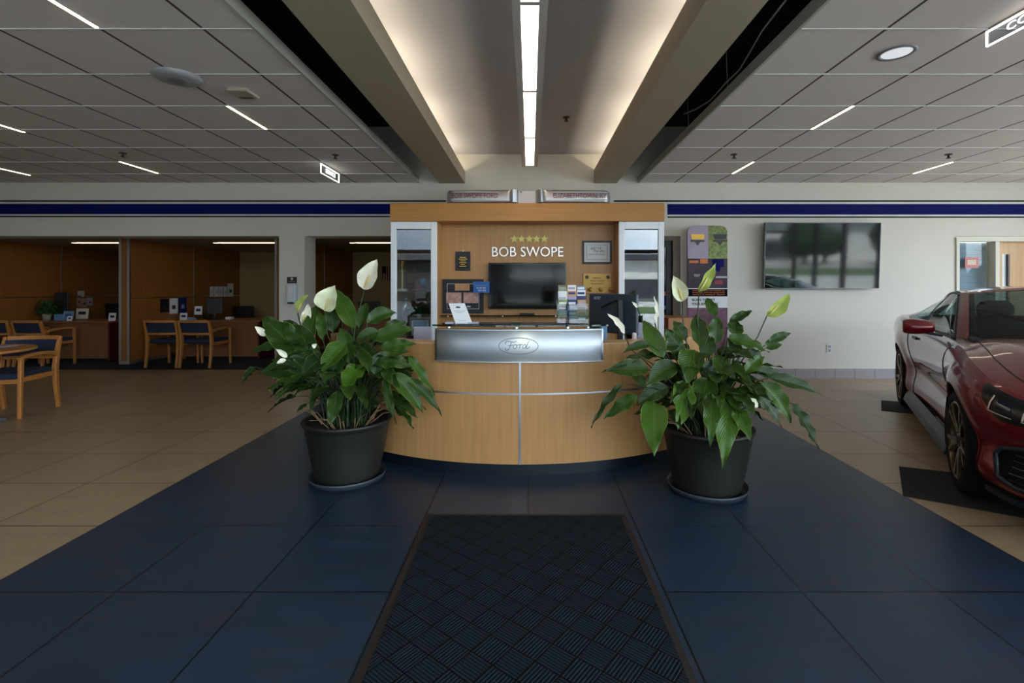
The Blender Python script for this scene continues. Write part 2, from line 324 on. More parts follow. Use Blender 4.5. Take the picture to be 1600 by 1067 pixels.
    def build(s, name, mats, parent=None, smooth=False, bevel=0, local=False, keep0=False, solid=0, recalc=True):
        if not isinstance(mats, (list, tuple)): mats = [mats]
        me = bpy.data.meshes.new(name); o = bpy.data.objects.new(name, me); COL.objects.link(o)
        vs = [Vector(p) for p in s.v]
        if parent:
            o.parent = parent
            if not local: inv = wmat(parent).inverted(); vs = [inv @ p for p in vs]
        elif not keep0:
            mn = Vector([min(p[i] for p in vs) for i in range(3)]); mxx = Vector([max(p[i] for p in vs) for i in range(3)])
            o.location = ((mn.x+mxx.x)/2, (mn.y+mxx.y)/2, mn.z); vs = [p-o.location for p in vs]
        me.from_pydata(vs, [], s.f); me.polygons.foreach_set('material_index', s.m)
        for m_ in mats: me.materials.append(M[m_] if isinstance(m_, str) else m_)
        if s.uv and len(s.uv) == len(s.v):
            l = me.uv_layers.new(name='UVMap'); l.data.foreach_set('uv', [c for lp in me.loops for c in s.uv[lp.vertex_index]])
        if s.var and len(s.var) == len(s.v):
            a = me.attributes.new('var', 'FLOAT', 'POINT'); a.data.foreach_set('value', s.var)
        if recalc:
            bm = bmesh.new(); bm.from_mesh(me); bmesh.ops.recalc_face_normals(bm, faces=bm.faces); bm.to_mesh(me); bm.free()
        if smooth: me.polygons.foreach_set('use_smooth', [True]*len(me.polygons))
        if solid: md = o.modifiers.new('thickness', 'SOLIDIFY'); md.thickness = solid; md.offset = 0
        if bevel: md = o.modifiers.new('bevel', 'BEVEL'); md.width = bevel; md.segments = 2; md.limit_method = 'ANGLE'; md.angle_limit = radians(40)
        me.update(); return o
def tag(o, label, cat, group=None):
    o['label'] = label; o['category'] = cat
    if group: o['group'] = group
    return o
def st(o): o['kind'] = 'structure'; return o
def empty(name, loc, rz=0, label=None, cat=None, group=None):
    o = bpy.data.objects.new(name, None); o.empty_display_size = .1; COL.objects.link(o); o.location = loc; o.rotation_euler = (0, 0, rz)
    if label: tag(o, label, cat, group)
    return o
def copy_tree(o, parent=None):
    c = o.copy(); COL.objects.link(c); c.parent = parent
    for ch in list(o.children): copy_tree(ch, c)
    return c
def at(px, py, D): return Vector(((px-VX)/F*D, D, H-(py-VY)/F*D))
def X(px, D): return (px-VX)/F*D
def Z(py, D): return H-(py-VY)/F*D
def text_mesh(body, size, ext=.001, shear=0, spacing=1.0, align='CENTER', bold=0):
    cu = bpy.data.curves.new('t', 'FONT'); cu.body = body; cu.size = size; cu.extrude = ext; cu.shear = shear; cu.space_character = spacing
    cu.align_x = align; cu.align_y = 'CENTER'; cu.offset = bold; cu.resolution_u = 3
    to = bpy.data.objects.new('t', cu); COL.objects.link(to)
    dg = bpy.context.evaluated_depsgraph_get(); me = bpy.data.meshes.new_from_object(to.evaluated_get(dg)); bpy.data.objects.remove(to)
    return me
def text(body, name, loc, size, m, parent=None, width=None, rz=0, rx=pi/2, ext=.001, shear=0, spacing=1.0, bold=0, bend=None, sz=1.0):
    """text standing in the XZ plane facing -Y, centred at loc; width = fitted width"""
    me = text_mesh(body, size, ext, shear, spacing, bold=bold)
    xs = [v.co.x for v in me.vertices]; w = (max(xs)-min(xs)) or 1; cx = (max(xs)+min(xs))/2; k = (width/w) if width else 1
    T = Matrix.Translation(Vector(loc)) @ Matrix.Rotation(rz, 4, 'Z') @ Matrix.Rotation(rx, 4, 'X')
    b = MB(); vs = []
    for v in me.vertices:
        p = Vector(((v.co.x-cx)*k, v.co.y*sz, v.co.z)); vs.append(T @ p)
    if bend: vs = [bend(p) for p in vs]
    b.add(vs, [tuple(p.vertices) for p in me.polygons]); bpy.data.meshes.remove(me)
    return b.build(name, m, parent, recalc=False)

# =====================================================  THE ROOM
ZC = H+1.56
YB = 7.25
b = MB(); b.add([(-12.5, -2, 0), (8.7, -2, 0), (8.7, 8.0, 0), (-12.5, 8.0, 0)], [(0, 1, 2, 3)]); st(b.build('floor', 'floor', keep0=True))
b = MB(); b.box(-12.5, -1.5, 8.0, 11.05, -.05, .002); st(b.build('floor', 'carpet', keep0=True))
# suspended tile ceilings
b = MB(); b.box(-12.5, -1.67, -2, YB, ZC, ZC+.02); st(b.build('ceiling', 'ceilL', keep0=True))
b = MB(); b.box(1.63, 8.7, -2, YB, ZC, ZC+.02); st(b.build('ceiling', 'ceilR', keep0=True))
b = MB(); b.box(-1.67, -1.65, -2, YB, ZC-.006, ZC+.078); st(b.build('trim_1', 'fascia', keep0=True))
b = MB(); b.box(1.61, 1.63, -2, YB, ZC-.006, ZC+.078); st(b.build('trim_2', 'fascia', keep0=True))
# white T-bar lips of the tile grid, one per row, facing the windows
for (xa_, xb_) in ((-12.5, -1.672), (1.632, 8.7)):
    b = MB()
    for k in range(-7, 7): b.box(xa_, xb_, 2.925+.622*k, 2.925+.622*k+.006, ZC-.007, ZC+.001)
    st(b.build('ceiling_grid', 'whiteline', keep0=True))
# black plenum above
b = MB(); b.box(-12.6, 8.8, -2.1, YB, 3.75, 3.8); b.box(-1.40, -1.38, -2, YB, ZC+.2, 3.75); b.box(1.33, 1.35, -2, YB, ZC+.2, 3.75); st(b.build('ceiling_plenum', 'plenum', keep0=True))
# trough beams with inner lip
def beam(x0, x1, sgn, zt):
    b = MB(); z0 = H+1.55
    b.box(x0, x1, -2, YB, z0, z0+.03)
    inner = x1 if sgn < 0 else x0
    outer = x0 if sgn < 0 else x1
    b.box(inner, inner+(.02 if sgn > 0 else -.02), -2, YB, z0+.03, H+zt)
    b.box(outer, outer+(-.02 if sgn > 0 else .02), -2, YB, z0+.03, 3.75)
    st(b.build('ceiling_beam', 'beam', keep0=True))
beam(-1.34, -.967, -1, 1.727); beam(.953, 1.288, 1, 1.748)
b = MB(); b.box(-1.32, 1.27, -2, YB, H+1.984, H+2.02); st(b.build('ceiling', 'covec', keep0=True))
# back wall with openings
b = MB(); t = .37
b.box(-12.5, 8.7, YB, YB+t, 2.12, 3.75)
b.box(-12.5, -11.9, YB, YB+t, 0, 2.12)
b.box(-3.74, -3.358, YB, YB+t, 0, 2.12)
b.box(-1.75, 1.40, YB, YB+t, 0, 2.12)
b.box(2.24, 6.34, YB, YB+t, 0, 2.12); b.box(8.1, 8.7, YB, YB+t, 0, 2.12); b.box(6.34, 6.98, YB, YB+t, 0, .6)
st(b.build('wall_back', 'wall', keep0=True))
b = MB(); b.box(-12.7, -12.5, -2, 11.2, 0, 3.8); st(b.build('wall_left', 'wall', keep0=True))
# right wall with window band
b = MB(); b.box(8.7, 8.9, -2, YB+t, 0, .12); b.box(8.7, 8.9, -2, YB+t, 2.9, 3.8); b.box(8.7, 8.9, 6.2, YB+t, .12, 2.9)
st(b.build('wall_right', 'wall', keep0=True))
w = MB(); 
for yy in (-2.0, -.8, .55, 1.95, 3.35, 4.75, 6.14): w.box(8.72, 8.86, yy, yy+.06, .12, 2.9)
w.box(8.72, 8.86, -2, 6.2, .12, .18); w.box(8.72, 8.86, -2, 6.2, 2.84, 2.9)
wo_ = st(w.build('window_3', 'mullion', keep0=True)); g = MB(); g.box(8.785, 8.79, -2, 6.2, .15, 2.87); g.build('pane', 'glass', wo_)
# front wall (behind the camera) with storefront glazing
b = MB(); b.box(-12.5, -4.25, -2.2, -2, 0, 3.8); b.box(-4.25, 8.7, -2.2, -2, 3.2, 3.8); b.box(-4.25, 8.7, -2.2, -2, 0, .12); st(b.build('wall_front', 'wall', keep0=True))
w = MB()
for k in range(1, 9): x = -5.9+k*1.65; w.box(x-.03, x+.03, -2.18, -2.04, .12, 3.2)
w.box(-4.25, 8.7, -2.18, -2.04, .12, .2); w.box(-4.25, 8.7, -2.18, -2.04, 3.12, 3.2); w.box(-4.25, 8.7, -2.18, -2.04, 2.28, 2.38)
wo_ = st(w.build('window_4', 'mullion', keep0=True)); g = MB(); g.box(-4.25, 8.7, -2.115, -2.11, .15, 3.15); g.build('pane', 'glass', wo_)
# outside
b = MB(); b.add([(-90, -120, -.12), (90, -120, -.12), (90, 60, -.12), (-90, 60, -.12)], [(0, 1, 2, 3)]); st(b.build('ground', 'asphalt', keep0=True))
b = MB(); b.box(-60, -3.5, -40, -5, -.12, -.10); st(b.build('dark_ground_patch', mat('added dark ground', (62, 62, 66), .9), keep0=True))  # unseen patch added to dim the left case reflection and the left side
b = MB(); b.box(-3, 80, -24, -16, -.12, -.05); st(b.build('lawn', 'lawn', keep0=True))
b = MB(); b.box(-2, 40, -52, -40, -.1, 4.2, 0); b.box(-46, -2, -52, -40, -.1, 4.2, 2); b.box(-47, 41, -53, -39, 4.2, 4.8, 1); b.box(-12, 30, -39.8, -39.6, .2, 2.2, 1); st(b.build('distant_building', ['bwhite', 'broof', mat('darkened left facade', (38, 32, 28), .8)], keep0=True))  # left half coloured dark to keep the left case reflection dim
b = MB()
for k in range(16):
    r = random.Random(k); cx = -70+k*9.3+r.uniform(-2, 2); R = r.uniform(2.2, 3.6); cy = -60+r.uniform(-4, 4)
    if k % 3 == 0: cy = -28; R = 1.4
    if k > 8: cx = 16+(k-9)*4.2; cy = -33+(k % 2)*4; R = r.uniform(1.7, 2.6)  # right-hand clump added to darken the large screen's reflection
    b.lathe([(.01, R*1.9), (R*.6, R*1.7), (R, R*1.1), (R*.8, R*.5), (.2, R*.3), (.2, -.1)], (cx, cy, 0), 10)
st(b.build('distant_tree_line', 'tree', smooth=True, keep0=True))

# stripes on the back wall
def stripe(n, x0, x1, y0, y1, m): 
    b = MB(); b.box(x0, x1, YB-.004, YB-.0005, Z(y1, YB), Z(y0, YB)); st(b.build('trim_%d' % n, m, keep0=True))
xl, xr = -12.4, 8.6; cl, crr = -2.0, 2.05
stripe(3, xl, -1.25, 312.9, 315.2, 'navyline'); stripe(4, 1.25, xr, 312.9, 315.2, 'navyline')
stripe(5, xl, cl, 318.4, 334.8, 'bluestripe'); stripe(6, crr, xr, 318.8, 335.4, 'bluestripe')
stripe(7, xl, cl, 337.4, 339.4, 'navyline'); stripe(8, crr, xr, 338.2, 340.4, 'navyline')
stripe(9, xl, cl, 334.8, 337.4, 'whiteline'); stripe(10, crr, xr, 335.4, 338.2, 'whiteline')
stripe(11, xl, cl, 315.2, 318.4, 'whiteline'); stripe(12, crr, xr, 315.2, 318.8, 'whiteline')
b = MB(); b.box(2.24, 6.34, YB-.014, YB-.0005, .0, .143); st(b.build('baseboard_right', 'basetile', keep0=True))
b = MB(); b.box(-1.75, 1.4, YB-.014, YB-.0005, .0, .143); st(b.build('baseboard_middle', 'basetile', keep0=True))

# offices behind the left part
ZO = 2.154
b = MB(); b.box(-12.5, -1.4, YB+t, 11.2, ZO, ZO+.05); st(b.build('ceiling', mat('office ceiling', (150, 138, 118), .8), keep0=True))
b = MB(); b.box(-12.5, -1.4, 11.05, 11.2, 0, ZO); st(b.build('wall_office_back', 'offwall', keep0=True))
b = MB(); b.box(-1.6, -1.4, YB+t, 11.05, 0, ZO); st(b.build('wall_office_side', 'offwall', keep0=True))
def partition(x0, x1, front=8.0):
    b = MB(); b.box(x0, x1, front, 11.05, .09, ZO, 0)
    b.box(x0-.003, x1+.003, front-.003, 11.05, 0, .09, 2)               # dark base
    b.box(x0-.006, x1+.006, front-.006, 11.05, .09, .14, 1)             # pale base trim
    b.box(x0-.006, x0+.03, front-.008, front+.02, .14, ZO, 1); b.box(x1-.03, x1+.008, front-.008, front+.02, .14, ZO, 1)
    b.box(x1, x1+.005, 9.53, 9.545, .14, ZO, 1)
    b.box(x1, x1+.005, front+.02, 11.05, 1.167, 1.183, 1)
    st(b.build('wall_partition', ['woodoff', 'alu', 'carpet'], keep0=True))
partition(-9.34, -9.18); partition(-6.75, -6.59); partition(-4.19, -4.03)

def strip_light(name, x0, x1, y0, y1, z, m, label, group, cat='light'):
    e = empty(name, ((x0+x1)/2, (y0+y1)/2, z), 0, label, cat, group)
    b = MB(); b.box(x0-.006, x1+.006, y0-.006, y1+.006, z-.004, z+.002); b.build('housing', 'fascia', e)
    b = MB(); b.box(x0, x1, y0, y1, z-.007, z-.002); b.build('lens', m, e)
for (x0, x1, lb) in ((-8.05, -6.95, 'warm ceiling strip light in the leftmost office'), (-5.53, -4.5, 'warm ceiling strip light over the desk with two blue chairs'), (-3.1, -2.05, 'warm ceiling strip light in the office behind the left white flower')):
    strip_light('office_strip_light', x0, x1, 8.63, 8.71, ZO-.002, 'offlamp', lb, 'office strip lights')
    strip_light('office_strip_light', x0-.11, x0-.03, 8.66, 8.71, ZO-.002, 'offlamp', lb.replace('warm ceiling strip light', 'short stub lamp left of the strip light'), 'office stub lamps')

# ceiling strips set in the tile grid
def gl(n): return -1.973-.62*n
def gr(n): return 2.153+.618*n
rows = lambda k: 2.925+.622*k
for (x, y0, lb) in ((gl(1), rows(-1), 'thin ceiling strip light at the top left, nearest the camera on the left'), (gl(1), rows(2), 'thin ceiling strip light beyond the square ceiling sensor'),
                    (gl(5), rows(2)+.1, 'thin ceiling strip light cut by the left edge, the nearer one'), (gl(5), rows(5)-.02, 'thin ceiling strip light left of the lit service sign'),
                    (gl(8), rows(5)+.1, 'thin ceiling strip light cut by the left edge, the farther one'), (gr(1), rows(2), 'thin ceiling strip light beyond the round recessed lamp'),
                    (gr(1), rows(5), 'thin ceiling strip light near the back wall above the screen'), (gr(5), rows(5), 'thin ceiling strip light near the back wall at the far right')):
    strip_light('ceiling_strip_light', x-.011, x+.011, y0, y0+.61, ZC-.001, 'strip', lb, 'ceiling strip lights')

# pendant linear light in the cove
e = empty('linear_ceiling_light', (0, 4.4, H+1.55), 0, 'long white linear ceiling light running down the middle of the cove', 'light')
b = MB(); yy0, yy1 = -1.8, 6.25
b.box(-.10, -.052, yy0, yy1, H+1.55, H+1.66); b.box(.05, .10, yy0, yy1, H+1.55, H+1.66); b.box(-.10, .10, yy0, yy1, H+1.60, H+1.70)
b.build('housing', mat('light housing paint', (196, 192, 188), .5), e)
for k in range(7):
    y1 = 6.25-k*1.2; y0 = y1-1.2+.035
    b = MB(); b.box(-.052, .05, y0, y1-.004, H+1.565, H+1.60); b.build('lens', 'lens', e)
    b = MB(); b.box(-.052, .05, y0-.035, y0, H+1.555, H+1.6); b.build('divider', mat('light housing paint', (196, 192, 188), .5), e)
b = MB()
for y in (1, 3.2, 5.4): b = MB(); b.tube([(0, y, H+1.70), (0, y, H+1.984)], .008, 6); b.build('hanger', 'alu', e)
# round recessed lamp right
p = at(1401, 82, 1.56*F/(VY-82))
e = empty('recessed_downlight', (p.x, p.y, ZC), 0, 'round recessed downlight in the right ceiling', 'light')
b = MB(); b.lathe([(.112, -.001), (.112, -.008), (.09, -.008), (.085, .0)], (p.x, p.y, ZC), 32); b.build('trim_ring', mat('downlight ring', (120, 124, 128), .4), e, smooth=True)
b = MB(); b.lathe([(.09, -.004), (.05, -.006), (.001, -.007)], (p.x, p.y, ZC), 32); b.build('lens', mat('downlight lens', (200, 202, 206), .3, emit=((226, 232, 240), .22)), e, smooth=True)
# round access point and square sensor left
D_ = 1.55*F/(VY-121); p = at(277, 121, D_)
e = empty('wireless_access_point', (p.x, p.y, ZC), 0, 'round pale grey disc device on the left ceiling', 'access point')
b = MB(); b.lathe([(.155, .0), (.16, -.008), (.15, -.022), (.11, -.032), (.06, -.036)], (p.x, p.y, ZC), 40); b.build('body', mat('pale grey plastic', (158, 160, 164), .5), e, smooth=True)
b = MB(); b.lathe([(.06, -.036), (.05, -.04), (.001, -.041)], (p.x, p.y, ZC), 30); b.build('badge', mat('grey badge', (118, 122, 128), .5), e, smooth=True)
D_ = 1.54*F/(VY-147); p = at(380, 147, D_)
e = empty('ceiling_sensor', (p.x, p.y, ZC), 0, 'beige square detector on the ceiling right of the round disc', 'detector')
b = MB(); b.box(p.x-.085, p.x+.085, p.y-.10, p.y+.10, ZC-.03, ZC); b.build('body', mat('beige plastic', (178, 166, 150), .5), e, bevel=.02)
b = MB(); b.box(p.x-.05, p.x+.05, p.y+.03, p.y+.07, ZC-.033, ZC-.029); b.build('vent', mat('sensor vent', (110, 100, 90), .5), e)
# sprinklers
def sprinkler(px, py, zt, lb):
    D = (zt-H-.03)*F/(VY-py); x = X(px, D); e = empty('fire_sprinkler', (x, D, zt), 0, lb, 'sprinkler', 'ceiling sprinklers')
    b = MB(); b.lathe([(.001, 0), (.04, 0), (.036, -.008), (.012, -.01)], (x, D, zt), 20); b.build('escutcheon', 'black', e)
    b = MB(); b.tube([(x, D, zt-.008), (x, D, zt-.045)], .012, 8); b.build('body', 'black', e)
    b = MB(); b.lathe([(.001, -.045), (.026, -.045), (.026, -.049), (.001, -.049)], (x, D, zt), 16); b.build('deflector', 'black', e)
sprinkler(192, 243, ZC, 'small black sprinkler in the left ceiling above the second office'); sprinkler(524, 246, ZC, 'small black sprinkler above the lit service sign')
sprinkler(885, 187, H+1.984, 'small dark sprinkler in the cove right of the linear light'); sprinkler(1147, 245, ZC, 'small black sprinkler in the right ceiling above the banner')
sprinkler(1482, 245, ZC, 'small black sprinkler in the right ceiling near the far strip light')
# lit hanging signs
def litsign(name, x, y0, y1, z0, z1, body, lb, face, size, ty, width):
    e = empty(name, (x, (y0+y1)/2, z0), 0, lb, 'sign')
    b = MB(); b.box(x-.004, x+.004, y0, y1, z0, z1); b.build('panel', 'acrylic', e)
    r = .006; b = MB()
    for (a, c) in (((y0, z0), (y1, z0)), ((y1, z0), (y1, z1)), ((y1, z1), (y0, z1)), ((y0, z1), (y0, z0))): b.bar([(x, a[0], a[1]), (x, c[0], c[1])], .008, .008, up=(1, 0, 0))
    b.build('lit_edge', 'signled', e)
    b = MB(); b.box(x-.012, x+.012, y0, y1, z1+.004, ZC-.001 if z1 < ZC-.01 else z1+.012); b.build('hanging_rail', 'fascia', e)
    text(body, 'lettering', (x+face*.007, ty, (z0+z1)/2), size, 'signled', e, rz=face*pi/2, ext=.001, width=width)
litsign('service_sign', -2.60, 6.05, 6.62, 2.905-.125, 2.905-.012, 'SERVICE', 'small lit hanging sign with white glowing border under the left ceiling', 1, .075, 6.335, .30)
litsign('collision_sign', gr(1), 1.75, 2.95, ZC-.10, ZC-.014, 'COLLISION', 'lit hanging sign with glowing border at the top right corner', -1, .06, 2.60, .44)
# loose cable in the right gap
pts = []
for (px, py, dz) in ((1228, 0, .14), (1191, 48, .12), (1172, 81, .10), (1155, 110, .08), (1135, 129, .09), (1110, 157, .10), (1087, 171, .12), (1069, 178, .14)):
    zt = 1.60+dz; D = zt*F/(VY-py); pts.append((X(px, D), D, H+zt))
b = MB(); b.tube(pts, .007, 6); tag(b.build('loose_cable', 'cable', smooth=True), 'grey cable sagging in the dark gap beside the right beam', 'cable')
for (px, py, lb) in ((1139, 135, 'thin hanger wire in the dark ceiling gap, the nearer one'), (1069, 197, 'thin hanger wire in the dark ceiling gap, the farther one')):
    D = 1.645*F/(VY-py); b = MB(); b.tube([(1.618, D, H+1.64), (1.605, D, H+2.0), (1.60, D, 3.752)], .003, 5); tag(b.build('hanger_wire', 'cable'), lb, 'wire', 'ceiling hanger wires')

# =====================================================  FEATURE CABINET behind the desk
DF = 5.6; DB = 5.9
zh0, zh1 = Z(346, DF), Z(318, DF)
cx0, cx1 = X(611, DF), X(1037, DF)
lx0, lx1 = X(611, DF), X(682.5, DF); rx0, rx1 = X(966.5, DF), X(1037, DF)
e = empty('feature_wall_cabinet', ((cx0+cx1)/2, DF, 0), 0, 'wide maple display cabinet wall behind the reception desk with white framed side cases', 'cabinet')
b = MB(); b.box(cx0, cx1, DF-.04, 6.3, zh0, zh1); b.build('header', 'woodh', e, bevel=.003)
b = MB(); b.box(lx1, rx0, DB, DB+.03, 0, zh0); b.build('back_panel', 'woodback', e)
b = MB(); b.box(lx1-.02, lx1, DF+.03, 6.3, 0, zh0); b.build('side_panel', 'wood', e)
b = MB(); b.box(rx0, rx0+.02, DF+.03, 6.3, 0, zh0); b.build('side_panel', 'wood', e)
b = MB(); b.box(cx0, cx0+.02, DF+.03, 6.3, 0, zh0); b.build('side_panel', 'wood', e)
b = MB(); b.box(cx1-.02, cx1, DF+.03, 6.3, 0, zh0); b.build('side_panel', 'wood', e)
b = MB(); b.box(lx1, rx0, DF+.05, DB, 0, .88); b.build('lower_cupboard', 'wood', e)
b = MB(); b.box(lx1, rx0, DF+.03, DB, .88, .91); b.build('ledge', 'woodh', e)
for (a, c, g_, nm) in ((lx0, lx1, 'caseglass', 'left'), (rx0, rx1, 'caseglass_r', 'right')):
    b = MB(); w_ = .066
    b.box(a, a+w_, DF-.02, DF+.03, .1, zh0-.004); b.box(c-w_, c, DF-.02, DF+.03, .1, zh0-.004); b.box(a+w_, c-w_, DF-.02, DF+.03, zh0-.09, zh0-.004); b.box(a+w_, c-w_, DF-.02, DF+.03, .1, .2)
    d = b.build('door', 'whitemet', e, bevel=.006)
    b = MB(); b.box(a+w_, c-w_, DF-.002, DF+.004, .2, zh0-.09); b.build('glass_pane', g_, d)
    b = MB(); b.box(a+.02, c-.02, 6.2, 6.22, 0, zh0); b.build('case_back', woodm('dark case back', (120, 78, 44)), e)
    for zz in ((Z(455, 5.8), Z(498, 5.75), Z(405, 5.8)) if nm == 'left' else (Z(447, 5.8), Z(472, 5.8), Z(505, 5.8))):
        b = MB(); b.box(a+.022, c-.022, 5.66, 6.19, zz-.012, zz); b.build('shelf', 'greenglass' if nm == 'right' else woodm('case shelf wood', (90, 52, 34), 'x'), e)
# glass ledge shelf with chrome clips
zs = Z(492, 5.8)
sh = empty('glass_wall_shelf', (X(820, 5.8), 5.8, zs), 0, 'narrow glass shelf across the back panel under the screen', 'shelf')
b = MB(); b.box(X(690, 5.8), X(955, 5.8), 5.72, DB, zs-.01, zs); b.build('glass_plate', 'greenglass', sh)
for px in (700, 785, 868): b = MB(); b.lathe([(.001, -.02), (.014, -.016), (.016, 0), (.001, .006)], (X(px, 5.73), 5.73, zs-.006), 12); b.build('chrome_clip', 'chrome', sh, smooth=True)
# television
D = DB-.09
tv = empty('small_television', (X(823.5, D), DB-.06, Z(482, D)), 0, 'black flat television on the wooden back panel under the dealer name', 'television')
b = MB(); b.box(X(763, D), X(884.5, D), D, DB-.03, Z(482, D), Z(410.5, D)); b.build('body', 'blackg', tv, bevel=.004)
b = MB(); b.box(X(766.5, D), X(881, D), D-.003, D+.002, Z(478, D), Z(413.5, D)); b.build('screen', 'screen', tv)
b = MB(); b.box(X(800, D), X(846, D), DB-.03, DB-.001, Z(466, D), Z(425, D)); b.build('wall_bracket', 'black', tv)
b = MB(); b.box(X(812, 5.78), X(835, 5.78), 5.74, 5.84, zs+.001, zs+.022); tag(b.build('cable_box', 'black', bevel=.003), 'small black box on the glass shelf under the television', 'box')
# dealer name letters and stars
x = 0; nm = empty('dealer_name_sign', (X(824, DB), DB, Z(402, DB)), 0, 'silver raised wall letters reading BOB SWOPE above the television', 'sign')
text('BOB SWOPE', 'lettering', (X(824.5, DB-.015), DB-.015, Z(394.3, DB)), .125*1.36, 'chrome', nm, width=X(880, DB)-X(769, DB), ext=.008, bold=-.0012)
def starpoly(R, r=.42): return [(R*(r if i % 2 else 1)*sin(pi*i/5), R*(r if i % 2 else 1)*cos(pi*i/5)) for i in range(10)]
for i, px in enumerate((803.5, 815, 827, 838.5, 850.5)):
    c = at(px, 373.5, DB); b = MB(); b.prism(starpoly(.052), lambda p: (c.x+p[0], DB-.014, c.z+p[1]), lambda p: (c.x+p[0], DB-.0005, c.z+p[1]))
    tag(b.build('star', 'goldstar'), '%s gold star in the row above the dealer name' % ('first', 'second', 'middle', 'fourth', 'last')[i], 'star', 'row of five gold stars')
# black plaque
D = DB-.02; pl = empty('award_plaque', (X(723, D), DB, Z(423, D)), 0, 'small black award plaque with gold lines left of the dealer name', 'plaque')
b = MB(); b.box(X(711.5, D), X(735, D), D, DB-.001, Z(423, D), Z(393, D)); b.build('backing', 'black', pl, bevel=.004)
b = MB(); b.box(X(715, D), X(731.5, D), D-.004, D, Z(419, D), Z(397, D)); b.build('gloss_plate', 'blackg', pl)
b = MB()
for k, y in enumerate((402, 404.8, 407.6, 410.4, 413.2, 416)): w_ = (5, 6.5, 4.5, 6, 3.5, 5.5)[k]; b.box(X(723.3-w_, D), X(723.3+w_, D), D-.0055, D-.004, Z(y+.55, D), Z(y-.55, D))
b.build('engraved_lines', 'gold', pl)
b = MB(); b.lathe([(.001, .012), (.01, .006), (.01, 0)], (X(723.5, D), DB-.012, Z(392.6, D)), 10); b.build('hook', 'chrome', pl)
# framed certificate
def frame_pic(name, px0, px1, py0, py1, D, wall, fw, fm, im, label, cat, depth=.02):
    e = empty(name, ((X(px0, D)+X(px1, D))/2, wall, Z(py1, D)), 0, label, cat)
    x0, x1, z0, z1 = X(px0, D), X(px1, D), Z(py1, D), Z(py0, D)
    b = MB(); b.box(x0, x0+fw, wall-depth, wall-.001, z0, z1); b.box(x1-fw, x1, wall-depth, wall-.001, z0, z1); b.box(x0+fw, x1-fw, wall-depth, wall-.001, z1-fw, z1); b.box(x0+fw, x1-fw, wall-depth, wall-.001, z0, z0+fw); b.build('frame', fm, e)
    b = MB(); b.box(x0+fw, x1-fw, wall-depth*.5, wall-.001, z0+fw, z1-fw); b.build('print', im, e)
    return e, x0, x1, z0, z1, wall-depth*.5
ce, x0, x1, z0, z1, yf = frame_pic('framed_certificate', 910, 956, 376, 412, 5.88, DB, .022, 'black', 'paper', 'black framed white certificate with blue writing upper right on the back panel', 'certificate')
b = MB(); i_ = .05
for (a, c) in ((x0+i_, x1-i_),):
    b.box(a, c, yf-.002, yf, z0+i_, z0+i_+.005); b.box(a, c, yf-.002, yf, z1-i_-.005, z1-i_); b.box(a, a+.005, yf-.002, yf, z0+i_, z1-i_); b.box(c-.005, c, yf-.002, yf, z0+i_, z1-i_)
b.build('border', 'skyblue', ce)
text('BEST OF', 'lettering', ((x0+x1)/2-.01, yf-.002, z1-.095), .045, 'darkblue', ce, width=.13, shear=.2)
text('Hardin', 'lettering', ((x0+x1)/2+.02, yf-.002, z1-.125), .04, 'darkblue', ce, width=.12, shear=.2)
text('Automobile Dealer', 'lettering', ((x0+x1)/2, yf-.002, z1-.165), .022, 'black', ce, width=.20)
# brass plaque with rosettes
D = 5.88; bp_ = empty('brass_plaque', (X(933, D), DB, Z(457, D)), 0, 'brass coloured wall plaque with small round seals right of the television', 'plaque')
b = MB(); b.box(X(911, D), X(955.5, D), D, DB-.001, Z(458, D), Z(427, D)); b.build('backing', 'brass', bp_, bevel=.003)
for px in (917, 950): b = MB(); c = at(px, 433, D-.001); T = Matrix.Translation(c) @ Matrix.Rotation(pi/2, 4, 'X'); b.lathe([(.001, .004), (.022, .004), (.022, 0)], n=20, T=T); b.build('seal', 'woodframe', bp_)
text('Presented to', 'lettering', (X(933, D), D-.002, Z(434, D)), .04, 'woodframe', bp_, width=.10)
text('PRESIDENTS AWARD', 'lettering', (X(933, D), D-.002, Z(438.8, D)), .022, 'woodframe', bp_, width=.17); text('Service Award', 'lettering', (X(933, D), D-.002, Z(443, D)), .026, 'woodframe', bp_, width=.14)
b = MB()
for px in (922.5, 939, 954.5):
    c = at(px, 452, 5.83); b.lathe([(.001, -.03), (.018, -.02), (.022, 0), (.014, .018), (.001, .024)], c, 14); b.tube([c, c+Vector((0, .06, 0))], .006, 6)
b.build('gold_rosette', 'gold', bp_, smooth=True)
# large shadow box frame with photographs
fe, x0, x1, z0, z1, yf = frame_pic('shadow_box_frame', 691, 755.5, 436, 490, 5.87, DB, .03, 'black', mat('navy mount', (30, 32, 46), .6), 'black shadow box frame holding three small pictures on the back panel', 'picture')
b = MB(); i_ = .055
b.box(x0+i_, x1-i_, yf-.002, yf, z0+i_, z0+i_+.004); b.box(x0+i_, x1-i_, yf-.002, yf, z1-i_-.004, z1-i_); b.box(x0+i_, x0+i_+.004, yf-.002, yf, z0+i_, z1-i_); b.box(x1-i_-.004, x1-i_, yf-.002, yf, z0+i_, z1-i_); b.build('pinstripe', 'alu', fe)
for (a, c, d_, f_, m_) in ((710.5, 733.5, 442.8, 454, 'tan'), (697, 720.5, 457, 473.5, 'pinkprint'), (724, 747, 457, 473.5, 'pinkprint')):
    b = MB(); b.box(X(a, 5.87), X(c, 5.87), yf-.006, yf, Z(f_, 5.87), Z(d_, 5.87)); b.build('photograph', m_, fe)
b = MB(); b.box(X(729, 5.87), X(735, 5.87), yf-.004, yf, Z(480, 5.87), Z(478, 5.87)); b.build('name_plate', 'alu', fe)
D = 5.72; bc = empty('blue_card', (X(752, D), D, Z(457, D)), 0, 'bright blue notice card stuck on the left edge of the television', 'card')
